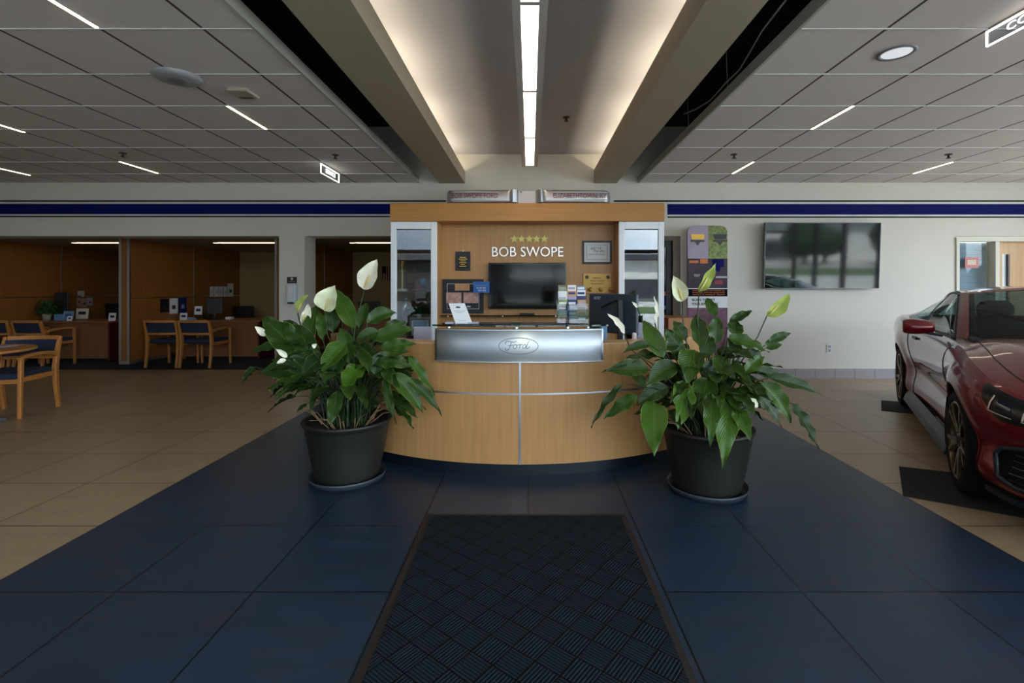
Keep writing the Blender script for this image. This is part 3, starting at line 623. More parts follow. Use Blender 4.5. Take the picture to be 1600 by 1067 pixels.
b = MB(); b.box(X(739.5, D), X(765, D), D, D+.004, Z(457.5, D), Z(440, D)); b.build('card', 'blue', bc)
text('TRANSPARENCY', 'lettering', (X(752, D), D-.001, Z(446, D)), .03, 'skyblue', bc, width=.15); text('WE ARE HERE', 'lettering', (X(752, D), D-.001, Z(450, D)), .025, 'paper', bc, width=.11); text('FOR YOU', 'lettering', (X(753, D), D-.001, Z(454, D)), .03, 'paper', bc, width=.09)
b = MB(); b.box(X(760, D), X(764, D), D+.004, 5.80, Z(450, D), Z(446, D)); b.build('clip', 'black', bc)

# things in the left case
D = 5.78
zt = Z(455, 5.8)
tr = empty('trophy', (X(629, D), D, zt), 0, 'tall pale trophy on the upper shelf of the left display case', 'trophy')
x = X(628.5, D); b = MB(); b.box(x-.055, x+.055, D-.04, D+.04, zt, zt+.03); b.build('base', 'cream', tr)
b = MB(); b.tube([(x, D, zt+.03), (x, D, zt+.27)], .013, 8); b.tube([(x-.04, D, zt+.245), (x+.05, D, zt+.245)], .01, 8); b.build('column', mat('pale gold', (190, 182, 130), .4, .3), tr)
b = MB(); b.lathe([(.001, .27), (.014, .29), (.016, .33), (.008, .35), (.012, .36), (.001, .375)], (x, D, zt), 12); b.tube([(x, D, zt+.32), (x-.035, D, zt+.365), (x-.03, D, zt+.38)], .006, 6); b.tube([(x, D, zt+.32), (x+.035, D, zt+.36), (x+.04, D, zt+.375)], .006, 6); b.build('figure', 'gold', tr, smooth=True)
b = MB(); x = X(654, D); b.box(x-.065, x+.055, D-.03, D+.03, zt+.008, zt+.035); b.box(x-.035, x+.025, D-.025, D+.025, zt+.035, zt+.055); 
for q in (-.04, .035): b.lathe([(.012, -.032), (.014, 0), (.012, .032)], T=Matrix.Translation((x+q, D, zt+.014)) @ Matrix.Rotation(pi/2, 4, 'X'), n=12)
tag(b.build('toy_car', 'red', bevel=.008), 'small red model car on the shelf inside the left display case', 'toy')
b = MB(); x = X(641.5, D+.1); b.box(x-.045, x+.045, D+.07, D+.13, zt+.001, zt+.09); tag(b.build('dark_box', 'black', bevel=.004), 'dark little box between the trophy and the red model car', 'box')
x = X(661.5, D+.15); bl = empty('blue_medallion', (x, D+.15, zt), 0, 'round blue badge standing behind the red model car', 'badge')
T = Matrix.Translation((x, D+.15, Z(438, D+.15))) @ Matrix.Rotation(pi/2, 4, 'X'); b = MB(); b.lathe([(.001, .008), (.04, .008), (.044, 0), (.001, -.004)], n=24, T=T); b.build('disc', mat('medallion blue', (54, 108, 150), .4), bl)
b = MB(); b.lathe([(.001, .012), (.018, .011), (.018, .008)], n=20, T=T); b.build('centre', 'skyblue', bl); b = MB(); b.box(x-.02, x+.02, D+.15, D+.18, zt, Z(441, D+.15)); b.build('stand', 'black', bl)
D = 6.16; b = MB(); b.box(X(650, D), X(680, D)-.02, D, D+.03, Z(432, D), Z(414, D), 0); b.box(X(654, D), X(679, D)-.02, D-.004, D, Z(428, D), Z(418, D), 1); tag(b.build('wooden_award', [woodm('mahogany', (74, 36, 24)), 'black']), 'dark wooden award plaque at the back of the left display case', 'plaque')
D = 5.75; zt = Z(498, 5.75); x = X(632, D)
fg = empty('silver_figurine', (x, D, zt), 0, 'silver figurine on the lower shelf of the left display case', 'figurine')
b = MB(); b.lathe([(.05, 0), (.05, .02), (.025, .03)], (x-.01, D, zt), 16); b.build('base', 'black', fg)
b = MB(); b.tube([(x-.02, D, zt+.03), (x-.015, D, zt+.10), (x+.01, D, zt+.16), (x+.015, D, zt+.21)], [.022, .032, .028, .016], 10); b.lathe([(.001, -.02), (.018, -.008), (.018, .01), (.001, .024)], (x+.02, D, zt+.235), 12); b.tube([(x+.01, D, zt+.17), (x+.05, D-.02, zt+.12)], .01, 6); b.tube([(x-.01, D, zt+.16), (x-.05, D-.02, zt+.06)], .01, 6); b.build('figure', 'silverstat', fg, smooth=True)
def leafy(name, x, y, z, R, hgt, n, label, seed, potm='cream', potr=.05, poth=.07, cat='plant', L=.10):
    r = random.Random(seed); e = empty(name, (x, y, z), 0, label, cat)
    b = MB(); b.lathe([(.001, 0), (potr*.75, 0), (potr, poth), (potr*.9, poth), (.001, poth-.01)], (x, y, z), 20); b.build('pot', potm, e, smooth=True)
    b = MB()
    for i in range(n):
        a = r.uniform(0, 2*pi); el = r.uniform(.1, 1.35); d = Vector((cos(a)*cos(el), sin(a)*cos(el), sin(el))); P0 = Vector((x, y, z+poth*.8)); P1 = P0+Vector((d.x*R, d.y*R, d.z*hgt))*r.uniform(.55, 1)
        s_ = d.cross(Vector((0, 0, 1))).normalized()*L*.28; tip = P1+Vector((d.x, d.y, d.z*.2-.5)).normalized()*L
        mid = (P1+tip)/2+Vector((0, 0, L*.15)); b.add([P1, mid+s_, tip, mid-s_, mid+Vector((0, 0, -.01))], [(0, 1, 4), (1, 2, 4), (2, 3, 4), (3, 0, 4)]); b.tube([P0, (P0+P1)/2+Vector((0, 0, .02)), P1], .0025, 4)
    b.build('foliage', 'leafsm', e, recalc=False); return e
leafy('ivy_plant', X(655, 5.86), 5.86, zt, .13, .12, 60, 'small trailing green plant on the lower shelf of the left case', 3, potr=.035, poth=.05, L=.07)
D = 5.72; fr, x0, x1, z0, z1, yf = frame_pic('small_photo_frame', 643, 669, 500, 524, D, 5.74, .014, 'alu', 'skyblue', 'small silver photo frame standing low in the left display case', 'picture frame', .015)
b = MB(); b.box((x0+x1)/2-.02, (x0+x1)/2+.02, 5.74, 5.80, z0, z0+.12); b.build('easel', 'black', fr)
b = MB(); b.box(lx0+.07, lx1-.025, 5.68, 5.9, z0-.015, z0-.001); sh = b.build('shelf', 'black', e, )
# right case contents: dark folders and small ornament
D = 5.85; b = MB(); x = X(1010, D); b.box(x-.01, x+.045, D, D+.2, Z(505, 5.8), Z(476, D)); tag(b.build('binder', 'tan', bevel=.004), 'tan folder standing on the lower shelf of the right display case', 'folder')
b = MB(); x = X(985, D); b.box(x-.09, x+.10, D, D+.2, Z(505, 5.8), Z(498, D)); tag(b.build('blue_box', mat('turquoise card', (70, 128, 152), .5), bevel=.004), 'flat turquoise box on the lower shelf of the right display case', 'box')

# steel bumper sign on top of the cabinet
zb = zh1; D0 = 5.56
sg = empty('bumper_sign', (X(825, D0), 5.66, zb), 0, 'steel bumper shaped sign on top of the cabinet with dealership name and town', 'sign')
x0, x1 = X(694, D0), X(957, D0); zt_ = Z(296.5, D0)
def bump_y(x): 
    u = (x-(x0+x1)/2)/((x1-x0)/2); y = D0+.02+.03*u*u
    if abs(u) > .93: y += (abs(u)-.93)**1.5*9
    return y
xm0, xm1 = X(797, D0), X(850, D0)
def shell(a, c, off=0, n=28, z0=zb+.002, z1=zt_): 
    b = MB(); N = n
    b.grid(lambda u, v: (a+(c-a)*u, bump_y(a+(c-a)*u)+off+(-.018*sin(pi*v)**.5 if True else 0), z0+(z1-z0)*v), N, 8); return b
shell(x0, xm0).build('left_bumper', 'sign', sg, smooth=True, solid=.006); shell(xm1, x1).build('right_bumper', 'sign', sg, smooth=True, solid=.006)
b = MB(); b.box(xm0-.02, xm1+.02, D0+.05, D0+.06, zb+.002, zt_-.006); b.build('centre_plate', mat('matt steel plate', (186, 182, 182), .55, .6), sg)
for px in (814, 838): b = MB(); c = at(px, 300, D0+.045); b.lathe([(.001, .006), (.008, .005), (.009, 0)], n=12, T=Matrix.Translation(c) @ Matrix.Rotation(pi/2, 4, 'X')); b.build('bolt', 'black', sg)
for px, s_ in ((797, -1), (850, 1)):
    c = X(px, D0); b = MB(); b.prism([(0, D0+.01), (.03*-s_, D0-.035), (.075*-s_, D0-.01), (.095*-s_, D0+.05)], lambda p: (c+p[0]*1, p[1], zb+.004), lambda p: (c+p[0], p[1], zt_+.002)); b.build('end_bracket', 'alu', sg, bevel=.006)
for (a, c, body) in ((708, 776, 'BOB SWOPE FORD'), (866, 946, 'ELIZABETHTOWN, KY')):
    b = MB(); xa, xc = X(a-4, D0), X(c+4, D0); z0_, z1_ = zb+.035, zt_-.025
    for (p0, p1, q0, q1) in ((xa, xc, z0_, z0_+.005), (xa, xc, z1_-.005, z1_)):
        b.box(p0, p1, D0-.006, D0+.02, q0, q1)
    b.build('plate_border', 'alu', sg)
    text(body, 'lettering', ((xa+xc)/2, D0-.008, (z0_+z1_)/2), .075, mat('faded red lettering', (136, 70, 74), .5), sg, width=(xc-xa)*.95, ext=.002, sz=1.05)

# =====================================================  RECEPTION DESK
CX, CY, R0 = -.068, 5.574, 2.13
dk = empty('reception_desk', (CX, 3.9, 0), 0, 'curved maple reception desk with a brushed steel front band in the centre', 'desk')
A = radians(52)
b = MB(); b.arc(CX, CY, R0-.10, R0-.06, -A, A, 0, .102, 64); b.build('kick_plate', 'kick', dk)
am = asin_ = math.asin(-.003/R0)
for (a0, a1) in ((-A, am-.0016), (am+.0016, A)):
    b = MB(); b.arc(CX, CY, R0-.03, R0, a0, a1, .10, .595, 40); b.build('lower_panel', 'wood', dk)
    b = MB(); b.arc(CX, CY, R0-.03, R0, a0, a1, .603, .94, 40); b.build('upper_panel', 'wood', dk)
b = MB(); b.arc(CX, CY, R0-.035, R0-.004, -A, A, .10, .94, 64); b.build('core', 'alu', dk)
b = MB(); b.arc(CX, CY, R0-.045, R0+.003, -A, A, .592, .604, 64); b.build('metal_band', 'alu', dk)
b = MB(); b.arc(CX, CY, R0-.02, R0+.004, am-.0035, am+.0035, .10, .94, 2); b.build('vertical_strip', 'alu', dk)
b = MB(); b.arc(CX, CY, R0-.16, R0+.004, -A, A, .94, .952, 64); b.build('top_edge', woodm('pale wood top', (206, 164, 120)), dk)
b = MB(); b.arc(CX, CY, R0-.80, R0-.05, -A, A, .715, .74, 64); b.build('work_surface', woodm('work surface wood', (150, 100, 60)), dk)
b = MB(); b.arc(CX, CY, R0-.80, R0-.78, -A, A, .0, .715, 64); b.build('inner_panel', 'wood', dk)
# steel band
RS = R0+.055
a0, a1 = -.2835+.0, .274
b = MB(); b.arc(CX, CY, RS-.006, RS, a0, a1, .828, 1.062, 60); b.uv = [(p[0], p[2]) for p in b.v]; sb_ = b.build('steel_band', 'steel', dk, smooth=False)
sb_.data.polygons.foreach_set('use_smooth', [abs(p.normal.z) < .5 for p in sb_.data.polygons])
b = MB()
for z_ in (.832, 1.055):
    b.arc(CX, CY, RS, RS+.004, a0, a1, z_-.003, z_+.003, 60)
b.build('band_edge', 'alu', dk)
for a in (-.25, 0, .24): b = MB(); b.arc(CX, CY, R0+.002, RS-.006, a-.01, a+.01, .86, .91, 2); b.build('bracket', 'alu', dk)
def onband(p):   # wraps a flat x/z shape round the band
    a = p.x/RS; d = p.y; return Vector((CX+(RS-d)*sin(a), CY-(RS-d)*cos(a), p.z))
# oval logo
lz = H-(540.5-449)/F*3.39; lx = -.012
engr = mat('engraved grey', (92, 96, 102), .45, .3)
b = MB(); n = 72; ra, rb = .140, .059
vs = []; fs = []
for k, (sa, sb2) in enumerate(((ra, rb), (ra-.004, rb-.004))):
    for j in range(n): an = 2*pi*j/n; vs.append(onband(Vector((lx+sa*cos(an), -.0015, lz+sb2*sin(an)))))
b.add(vs, [(j, (j+1) % n, (j+1) % n+n, j+n) for j in range(n)])
lg = b.build('oval_emblem', engr, sb_, recalc=False)
def script_word():
    b = MB()
    def st_(pts, r=.0022): 
        # smooth polyline
        P = [Vector((p[0], 0, p[1])) for p in pts]; out = []
        for i in range(len(P)-1):
            p0 = P[max(i-1, 0)]; p1 = P[i]; p2 = P[i+1]; p3 = P[min(i+2, len(P)-1)]
            for t in (0, .25, .5, .75): out.append(.5*((2*p1)+(-p0+p2)*t+(2*p0-5*p1+4*p2-p3)*t*t+(-p0+3*p1-3*p2+p3)*t**3))
        out.append(P[-1]); out = [onband(Vector((lx+q.x*1.0, -.001, lz+q.z))) for q in out]; b.tube(out, r, 5)
    st_([(-.088, .012), (-.092, .022), (-.080, .032), (-.060, .030), (-.035, .026), (-.012, .033)])       # F top bar
    st_([(-.048, .028), (-.056, .005), (-.066, -.020), (-.082, -.030), (-.092, -.022), (-.086, -.014)])      # F stem
    st_([(-.072, .002), (-.055, .004), (-.038, .006)])
    st_([(-.020, .010), (-.034, .004), (-.036, -.012), (-.024, -.018), (-.012, -.008), (-.014, .006), (-.020, .010), (-.008, .006), (.002, .008)])  # o
    st_([(.002, .008), (.012, .010), (.010, -.004), (.005, -.018)]); st_([(.011, .002), (.022, .012), (.030, .010)])  # r
    st_([(.052, .008), (.040, .010), (.030, -.004), (.034, -.017), (.046, -.012), (.054, .004)])        # d bowl
    st_([(.074, .036), (.062, .012), (.054, -.010), (.058, -.019), (.070, -.012), (.080, -.004)])
    return b
script_word().build('script_lettering', engr, sb_, smooth=True)
# glass top on standoffs
zg = 1.092
b = MB(); b.arc(CX, CY, R0-.20, RS+.035, -.285, .285, zg-.012, zg, 60); b.build('glass_top', 'greenglass', dk)
for a in (-.24, -.013, .155, .225):
    x = CX+(RS-.03)*sin(a); y = CY-(RS-.03)*cos(a); b = MB(); b.lathe([(.011, .90), (.011, zg-.012)], (x, y, 0), 14); b.lathe([(.001, 1.067), (.016, 1.067), (.016, zg-.013), (.001, zg-.013)], (x, y, 0), 14); b.build('standoff', 'chrome', dk)
# dark mat under the glass goods (two black pads)
def on_glass(px, D): return X(px, D)
for (a, c, lb) in ((-.21, -.03, 'black counter pad on the glass top at its left'), (.0, .21, 'black counter pad on the glass top at its right')):
    b = MB(); b.arc(CX, CY, R0-.17, RS-.04, a, c, zg+.0005, zg+.003, 16); tag(b.build('counter_pad', 'black'), lb, 'pad', 'black counter pads')
for (px0, px1, lb) in ((697, 710, 'white paper slip on the glass top left of the upright card'), (732, 748, 'white paper slip on the glass top right of the upright card')):
    b = MB(); b.box(X(px0, 3.5), X(px1, 3.5), 3.46, 3.54, zg+.0035, zg+.014); tag(b.build('paper_slip', 'lav'), lb, 'paper', 'paper slips')
# upright card
D = 3.46; c0 = at(723.5, 507, D); wz = zg+.004
cc = empty('sign_card', (X(724, D), D, wz), 0, 'white upright card with blue logo leaning on the glass top', 'sign')
w2 = .060; h2 = Z(474, D)-wz; sh_ = -.055
def cardp(u, v, o=0): return Vector((X(725, D)+w2*u+sh_*v, D+.0+.03*v-o, wz+h2*v))
b = MB(); b.add([cardp(-1, 0), cardp(1, 0), cardp(.92, 1), cardp(-1, 1), cardp(-1, 0, -.006), cardp(1, 0, -.006), cardp(.92, 1, -.006), cardp(-1, 1, -.006)], [(0, 1, 2, 3), (7, 6, 5, 4), (0, 4, 5, 1), (1, 5, 6, 2), (2, 6, 7, 3), (3, 7, 4, 0)]); b.build('card', 'paper', cc)
b = MB(); b.box(X(725, D)-w2, X(725, D)+w2, D-.02, D+.05, wz-.001, wz+.006); b.build('foot', 'acrylic', cc)
b = MB(); n = 24; q = [cardp(-.03+.3*cos(2*pi*j/n), .80+.045*sin(2*pi*j/n), .0012) for j in range(n)]; b.add(q, [tuple(range(n))]); b.build('blue_oval', 'darkblue', cc)
b = MB()
for (v, hw, th) in ((.90, .55, .010), (.62, .75, .010), (.57, .6, .010), (.52, .35, .008), (.16, .5, .008)): b.add([cardp(-hw, v, .0012), cardp(hw-.05, v, .0012), cardp(hw-.05, v+th, .0012), cardp(-hw, v+th, .0012)], [(0, 1, 2, 3)])
b.build('printed_lines', mat('grey print', (110, 116, 130), .7), cc)
# brochure holder
D = 3.52; x0, x1 = X(870, D), X(918, D); z0 = zg+.003
bh = empty('brochure_holder', ((x0+x1)/2, D, z0), 0, 'clear acrylic brochure holder full of colourful cards on the glass top', 'brochure holder')
b = MB(); b.box(x0, x1, D-.05, D-.046, z0, z0+.14); b.box(x0, x0+.004, D-.05, D+.05, z0, z0+.14); b.box(x1-.004, x1, D-.05, D+.05, z0, z0+.14); b.box(x0, x1, D+.046, D+.05, z0, z0+.2); b.box(x0, x1, D-.05, D+.05, z0, z0+.004); b.build('clear_tray', 'acrylic', bh)
r = random.Random(5); rowsN = 7; cols = 3; cm = ['mauve', 'purple', 'darkblue', 'paper', 'tan', 'pinkprint', 'red', 'skyblue', 'leafprint', 'lav']
ztop = Z(446, D)
for i in range(rowsN):
    for j in range(cols):
        w_ = (x1-x0-.02)/cols; xa = x0+.01+j*w_; zz1 = ztop-(i)*(ztop-z0-.02)/rowsN; zz0 = zz1-(ztop-z0)/rowsN*1.5; yy = D+.04-i*.012-j*.001
        b = MB(); b.box(xa+.002+r.uniform(-.004, .004), xa+w_-.002, yy-.003, yy, max(zz0, z0+.006), zz1+r.uniform(-.006, .006), 0); m1 = 'darkblue' if (i, j) == (3, 1) else ('paper' if (i, j) in ((1, 0), (2, 0), (1, 2)) else cm[r.randrange(len(cm))])
        b.box(xa+.008, xa+w_-.010, yy-.0045, yy-.003, max(zz1-.028, z0+.01), zz1-.012, 1); b.build('brochure', [m1, cm[r.randrange(len(cm))]], bh)
# monitor seen from behind
D = 4.05; mo = empty('desktop_monitor', (X(965, D), D+.05, .74), 0, 'black monitor seen from behind on the reception desk beside the brochures', 'monitor')
xc = X(955.5, D); wM = .50; ang = radians(-48)
T = Matrix.Translation((xc, D, 0)) @ Matrix.Rotation(ang, 4, 'Z')
bdk = mat('blue black monitor shell', (52, 64, 78), .4)
b = MB(); b.box(-wM/2, wM/2, 0, .035, Z(521, D), Z(459, D), T=T); b.build('shell', bdk, mo, bevel=.012)
b = MB(); b.box(-wM/2+.01, wM/2-.01, .035, .04, Z(519, D), Z(461, D), T=T); b.build('screen', 'screen', mo)
b = MB(); px_ = X(969, D-.1); b.box(px_-.02, px_+.02, D-.12, D-.09, .745, Z(464, D)-.02); b.build('stand_column', 'black', mo, bevel=.004)
b = MB(); b.box(px_-.11, px_+.11, D-.2, D+.05, .741, .752); b.build('stand_foot', 'black', mo, bevel=.004)
text('acer', 'lettering', (xc-.155*cos(ang)*1-.0, D-.155*sin(ang)*1-.006, Z(465, D)), .055, 'lav', mo, rz=ang, width=.075)
b = MB(); b.tube([T @ Vector((-.10, -.006, Z(481, D))), T @ Vector((.06, -.008, Z(468, D))), T @ Vector((.12, -.006, Z(471, D)))], .006, 6); b.build('cable', 'black', mo, smooth=True)
b = MB(); b.tube([(px_-.10, D-.1, .85), (px_-.06, D-.12, .80), (px_-.01, D-.13, .75)], .004, 6); b.build('lower_cable', 'black', mo, smooth=True)
# pale screens/boxes on the desk
D = 3.95; b = MB(); b.box(X(646, D), X(674, D), D, D+.02, .742, Z(510.5, D)); tag(b.build('pale_desk_screen', 'lav', bevel=.004), 'pale lavender upright panel on the desk left of the steel band', 'panel')
D = 4.0; x0, x1 = X(994, D), X(1020, D); b = MB(); b.prism([(x0+.02, Z(505, D)), (x1, Z(505, D)), (x1+.02, .742), (x0-.02, .742)], lambda p: (p[0], D, p[1]), lambda p: (p[0], D+.12, p[1])); tag(b.build('pale_desk_box', 'lav', bevel=.006), 'pale lavender box on the desk right of the black monitor', 'box')
b = MB(); b.box(X(938, 3.8), X(948, 3.8), 3.78, 3.86, .742, Z(508, 3.8)); tag(b.build('note_holder', 'skyblue', bevel=.004), 'little pale blue holder under the black monitor at the end of the steel band', 'holder')
b = MB(); b.box(X(986, 3.85), X(992, 3.85), 3.78, 3.82, .742, Z(517, 3.95)); tag(b.build('white_desk_container', 'white', bevel=.01), 'small white item on the desk just left of the pale box', 'desk item')
b = MB(); b.box(1.85, 2.22, 6.5, 7.2, 0, Z(497, 6.5)); tag(b.build('low_cabinet', woodm('salmon wood', (190, 130, 88)), bevel=.004), 'low light wood cabinet behind the right plant before the dark doorway', 'cabinet')

# =====================================================  ENTRANCE MAT
b = MB(); b.prism([(-.612, 2.892), (.565, 2.892), (.578, .9), (-.60, .9)], lambda p: (p[0], p[1], .0012), lambda p: (p[0], p[1], .006))
mt = empty('entrance_mat', (0, 1.9, 0), 0, 'dark blue ribbed entrance mat with a brown rubber border', 'mat')
b.build('rubber_border', mat('brown rubber border', (30, 22, 20), .6), mt)
b = MB(); b.prism([(-.580, 2.862), (.535, 2.862), (.548, .93), (-.568, .93)], lambda p: (p[0], p[1], .005), lambda p: (p[0], p[1], .011)); b.build('ribbed_pile', 'doormat', mt)

# =====================================================  RIGHT WALL THINGS
def tilt_tv():
    e = empty('large_television', (X(1283, 7.15), 7.2, Z(451, 7.17)), 0, 'large wall mounted screen on the right wall reflecting the street', 'television')
    x0, x1 = X(1196.5, 7.08), X(1378, 7.08); yt, yb = 7.09, 7.135; zt, zb_ = Z(347.5, 7.09), Z(451, 7.135)
    b = MB(); b.add([(x0, yb, zb_), (x1, yb, zb_), (x1, yt, zt), (x0, yt, zt), (x0, yb+.05, zb_), (x1, yb+.05, zb_), (x1, yt+.05, zt), (x0, yt+.05, zt)], [(0, 1, 2, 3), (7, 6, 5, 4), (0, 4, 5, 1), (1, 5, 6, 2), (2, 6, 7, 3), (3, 7, 4, 0)]); b.build('body', mat('dark silver bezel', (104, 106, 108), .4, .6), e)
    k = .010; b = MB(); b.add([(x0+k, yb-.002, zb_+k), (x1-k, yb-.002, zb_+k), (x1-k, yt-.002, zt-k), (x0+k, yt-.002, zt-k)], [(0, 1, 2, 3)]); b.build('screen', 'screenbig', e)
    b = MB(); b.box((x0+x1)/2-.3, (x0+x1)/2+.3, 7.15, YB-.001, 1.6, 2.0); b.build('wall_bracket', 'black', e)
tilt_tv()
# outlet
b = MB(); D = YB-.006; ou = empty('wall_outlet', (X(1296, D), YB, Z(551, D)), 0, 'white electrical outlet low on the right wall', 'outlet')
b.box(X(1292, D), X(1300, D), D, YB-.0005, Z(551.5, D), Z(537.5, D)); b.build('cover_plate', 'white', ou, bevel=.002)
for y in (541.5, 547.5): b = MB(); b.box(X(1294, D), X(1298, D), D-.002, D, Z(y+2, D), Z(y-2, D)); b.build('socket', mat('socket grey', (150, 150, 155), .5), ou)
# banner
D = 7.0; bx0, bx1 = X(1074.5, D), X(1136.5, D); bz1 = Z(352.5, D)
bn = empty('promotional_banner', ((bx0+bx1)/2, 7.05, 0), 0, 'tall narrow promotional banner with rounded top standing against the wall', 'banner')
def rr(x0, x1, z0, z1, r, n=8):
    P = [(x0, z0), (x1, z0)]
    for j in range(n+1): a = pi/2*j/n; P.append((x1-r+r*cos(a), z1-r+r*sin(a)))
    for j in range(n+1): a = pi/2+pi/2*j/n; P.append((x0+r+r*cos(a), z1-r+r*sin(a)))
    return P
b = MB(); b.prism(rr(bx0, bx1, .02, bz1, .10), lambda p: (p[0], D, p[1]), lambda p: (p[0], D+.04, p[1])); b.build('panel', 'mauve', bn)
b = MB(); b.box(bx0-.03, bx1+.03, D-.12, D+.15, 0, .02); b.build('foot', 'alu', bn)
xm = X(1107, D); yq = D-.002
b = MB(); P = [p for p in rr(xm, bx1, Z(410, D), bz1, .10) if p[0] > xm+.001 or p[1] < bz1-.2]; P = [(xm, Z(404, D)), (bx1, Z(404, D))]+[p for p in rr(xm-.3, bx1, 0, bz1, .10)[2:11]]+[(xm, bz1)]
b.prism(P, lambda p: (p[0], yq, p[1]), lambda p: (p[0], D, p[1])); b.build('tree_picture', 'leafprint', bn)
b = MB(); b.box(bx0, bx1, yq, D, Z(451, D), Z(404, D)); b.build('dark_picture', 'purple', bn)
for (cx_, m1) in ((1090, 'gold'), (1125, 'skirt')):
    b = MB(); c = at(cx_, 374, D); k = .0092*1.0
    b.prism([(-11*k, 8*k), (11*k, 8*k), (9*k, 0), (-9*k, 0)], lambda p: (c.x+p[0], yq-.003, c.z+p[1]), lambda p: (c.x+p[0], yq, c.z+p[1])); b.build('emblem_bowl', m1, bn)
    b = MB(); b.prism([(-12*k, -1*k), (12*k, -1*k), (10*k, -4*k), (4*k, -4*k), (0, -10*k), (-4*k, -4*k), (-10*k, -4*k)], lambda p: (c.x+p[0], yq-.003, c.z+p[1]), lambda p: (c.x+p[0], yq, c.z+p[1])); b.build('emblem_wing', 'woodframe', bn)
b = MB()
for (px, py, w_, h_, mi) in ((1100, 408, 6, 3.5, 0), (1084, 409, 7, 2, 0), (1122, 411, 9, 6, 1), (1118, 420, 7, 4, 1), (1128, 433, 10, 1.4, 2), (1123, 441, 6, 3, 3)): b.box(X(px-w_, D), X(px+w_, D), yq-.002, yq, Z(py+h_, D), Z(py-h_, D), mi)
b.build('truck_picture', ['orange', 'bluestripe', 'lav', 'red'], bn)
text('TEXT', 'lettering', (X(1089, D), yq-.001, Z(430.5, D)), .05, 'paper', bn, width=.09)
b = MB(); b.box(bx0, bx1, yq-.001, D, Z(463, D), Z(451.5, D)); b.build('blue_strip', 'navyline', bn); b = MB(); b.box(bx0, bx1, yq-.002, D, Z(451.5, D), Z(450.2, D)); b.build('white_rule', 'paper', bn)
for y, s_ in ((454, 'NOW YOU HAVE THE CHANCE TO'), (457.2, 'EXPERIENCE OFFROAD ADVENTURES'), (460.4, 'WITH A GREAT TEAM')): text(s_, 'lettering', (X(1107, D), yq-.0025, Z(y, D)), .03, 'orange', bn, width=.46)
b = MB(); b.box(bx0, bx1, yq-.001, D, Z(481, D), Z(463, D)); b.build('white_strip', 'paper', bn)
text('SCAN TO GET', 'lettering', (X(1099, D), yq-.003, Z(468.6, D)), .05, 'navyline', bn, width=.33, bold=.001); text('YOUR ADVENTURE', 'lettering', (X(1101, D), yq-.003, Z(475, D)), .05, 'navyline', bn, width=.38, bold=.001)
b = MB(); b.box(bx0, bx1, yq-.001, D, .03, Z(481, D)); b.build('lower_picture', mat('plum photo print', (110, 74, 92), .6, noise=(11, .6, (1, 1, 1))), bn)
# doorway with glass door beside the cabinet
dr = empty('door_1', (1.82, YB+.1, 0)); st(dr)
b = MB(); b.box(1.40, 1.47, YB-.01, YB+.16, 0, 2.12); b.box(2.13, 2.24, YB-.01, YB+.16, 0, 2.12); b.box(1.47, 2.13, YB-.01, YB+.16, 2.05, 2.12); b.build('door_frame', 'taupe', dr)
b = MB(); b.box(2.05, 2.13, YB+.06, YB+.11, 0, 2.05); b.box(1.47, 1.55, YB+.06, YB+.11, 0, 2.05); b.box(1.55, 2.05, YB+.06, YB+.11, 1.96, 2.05); b.box(1.55, 2.05, YB+.06, YB+.11, 0, .2); lf = b.build('door_leaf', 'black', dr)
b = MB(); b.box(1.55, 2.05, YB+.08, YB+.085, .2, 1.96); b.build('pane', 'screen', lf)
b = MB(); b.box(1.98, 2.045, YB+.05, YB+.078, 1.02, 1.30, 0); b.box(1.985, 2.04, YB+.048, YB+.05, 1.23, 1.29, 1); b.box(1.985, 2.04, YB+.048, YB+.05, 1.03, 1.08, 2); b.build('poster', ['bluestripe', 'orange', 'skyblue'], lf)
# right window and timber door
wn_ = empty('window_1', (6.66, YB, .6)); st(wn_)
xa, xb = X(1493, YB), X(1560, YB); zt = Z(371.5, YB)
b = MB(); b.box(xa, xa+.045, YB-.02, YB+.13, .6, zt-.056); b.box(xb-.06, xb, YB-.02, YB+.13, 0, zt-.056); b.box(xa-.005, 8.1, YB-.025, YB+.13, zt-.055, zt+.01); b.box(xa+.046, xb-.061, YB-.02, YB+.13, .6, .65); b.build('window_frame', 'cream', wn_)
b = MB(); b.box(xa+.045, xb-.06, YB+.09, YB+.095, .65, zt-.055); b.build('pane', 'glass', wn_)
b = MB()
z = .66
while z < zt-.06: b.add([(xa+.05, YB+.14, z), (xb+.02, YB+.14, z), (xb+.02, YB+.158, z+.016), (xa+.05, YB+.158, z+.016)], [(0, 1, 2, 3)]); z += .022
b.build('blind_slats', mat('blue white blind', (196, 206, 214), .5), wn_, recalc=False)
b = MB(); b.box(xa+.05, xb+.02, YB+.17, YB+.172, .65, zt-.06); b.build('blind_backing', mat('blue white blind cloth', (150, 164, 178), .7), wn_)
rs = empty('red_window_sign', (X(1517, YB), YB+.07, Z(419, YB)), 0, 'small red notice in the window above the red car', 'sign'); D = YB+.07
b = MB(); b.box(X(1508, D), X(1529, D), D, D+.004, Z(418.5, D), Z(402, D)); b.build('panel', mat('faded red notice', (196, 110, 110), .5), rs); b = MB(); b.box(X(1511.5, D), X(1525, D), D-.002, D, Z(414, D), Z(406, D)); b.build('inset', mat('pale yellow notice', (206, 190, 160), .5), rs)
d2 = empty('door_2', (7.5, YB, 0)); st(d2)
b = MB(); b.box(xb+.01, 7.11, YB+.07, YB+.11, 0, zt-.055); b.box(7.21, 8.05, YB+.07, YB+.11, 0, zt-.055); b.box(7.11, 7.21, YB+.07, YB+.11, Z(396, YB), zt-.055); b.box(7.11, 7.21, YB+.07, YB+.11, 0, .9); b.build('door_leaf', 'wooddoor', d2)
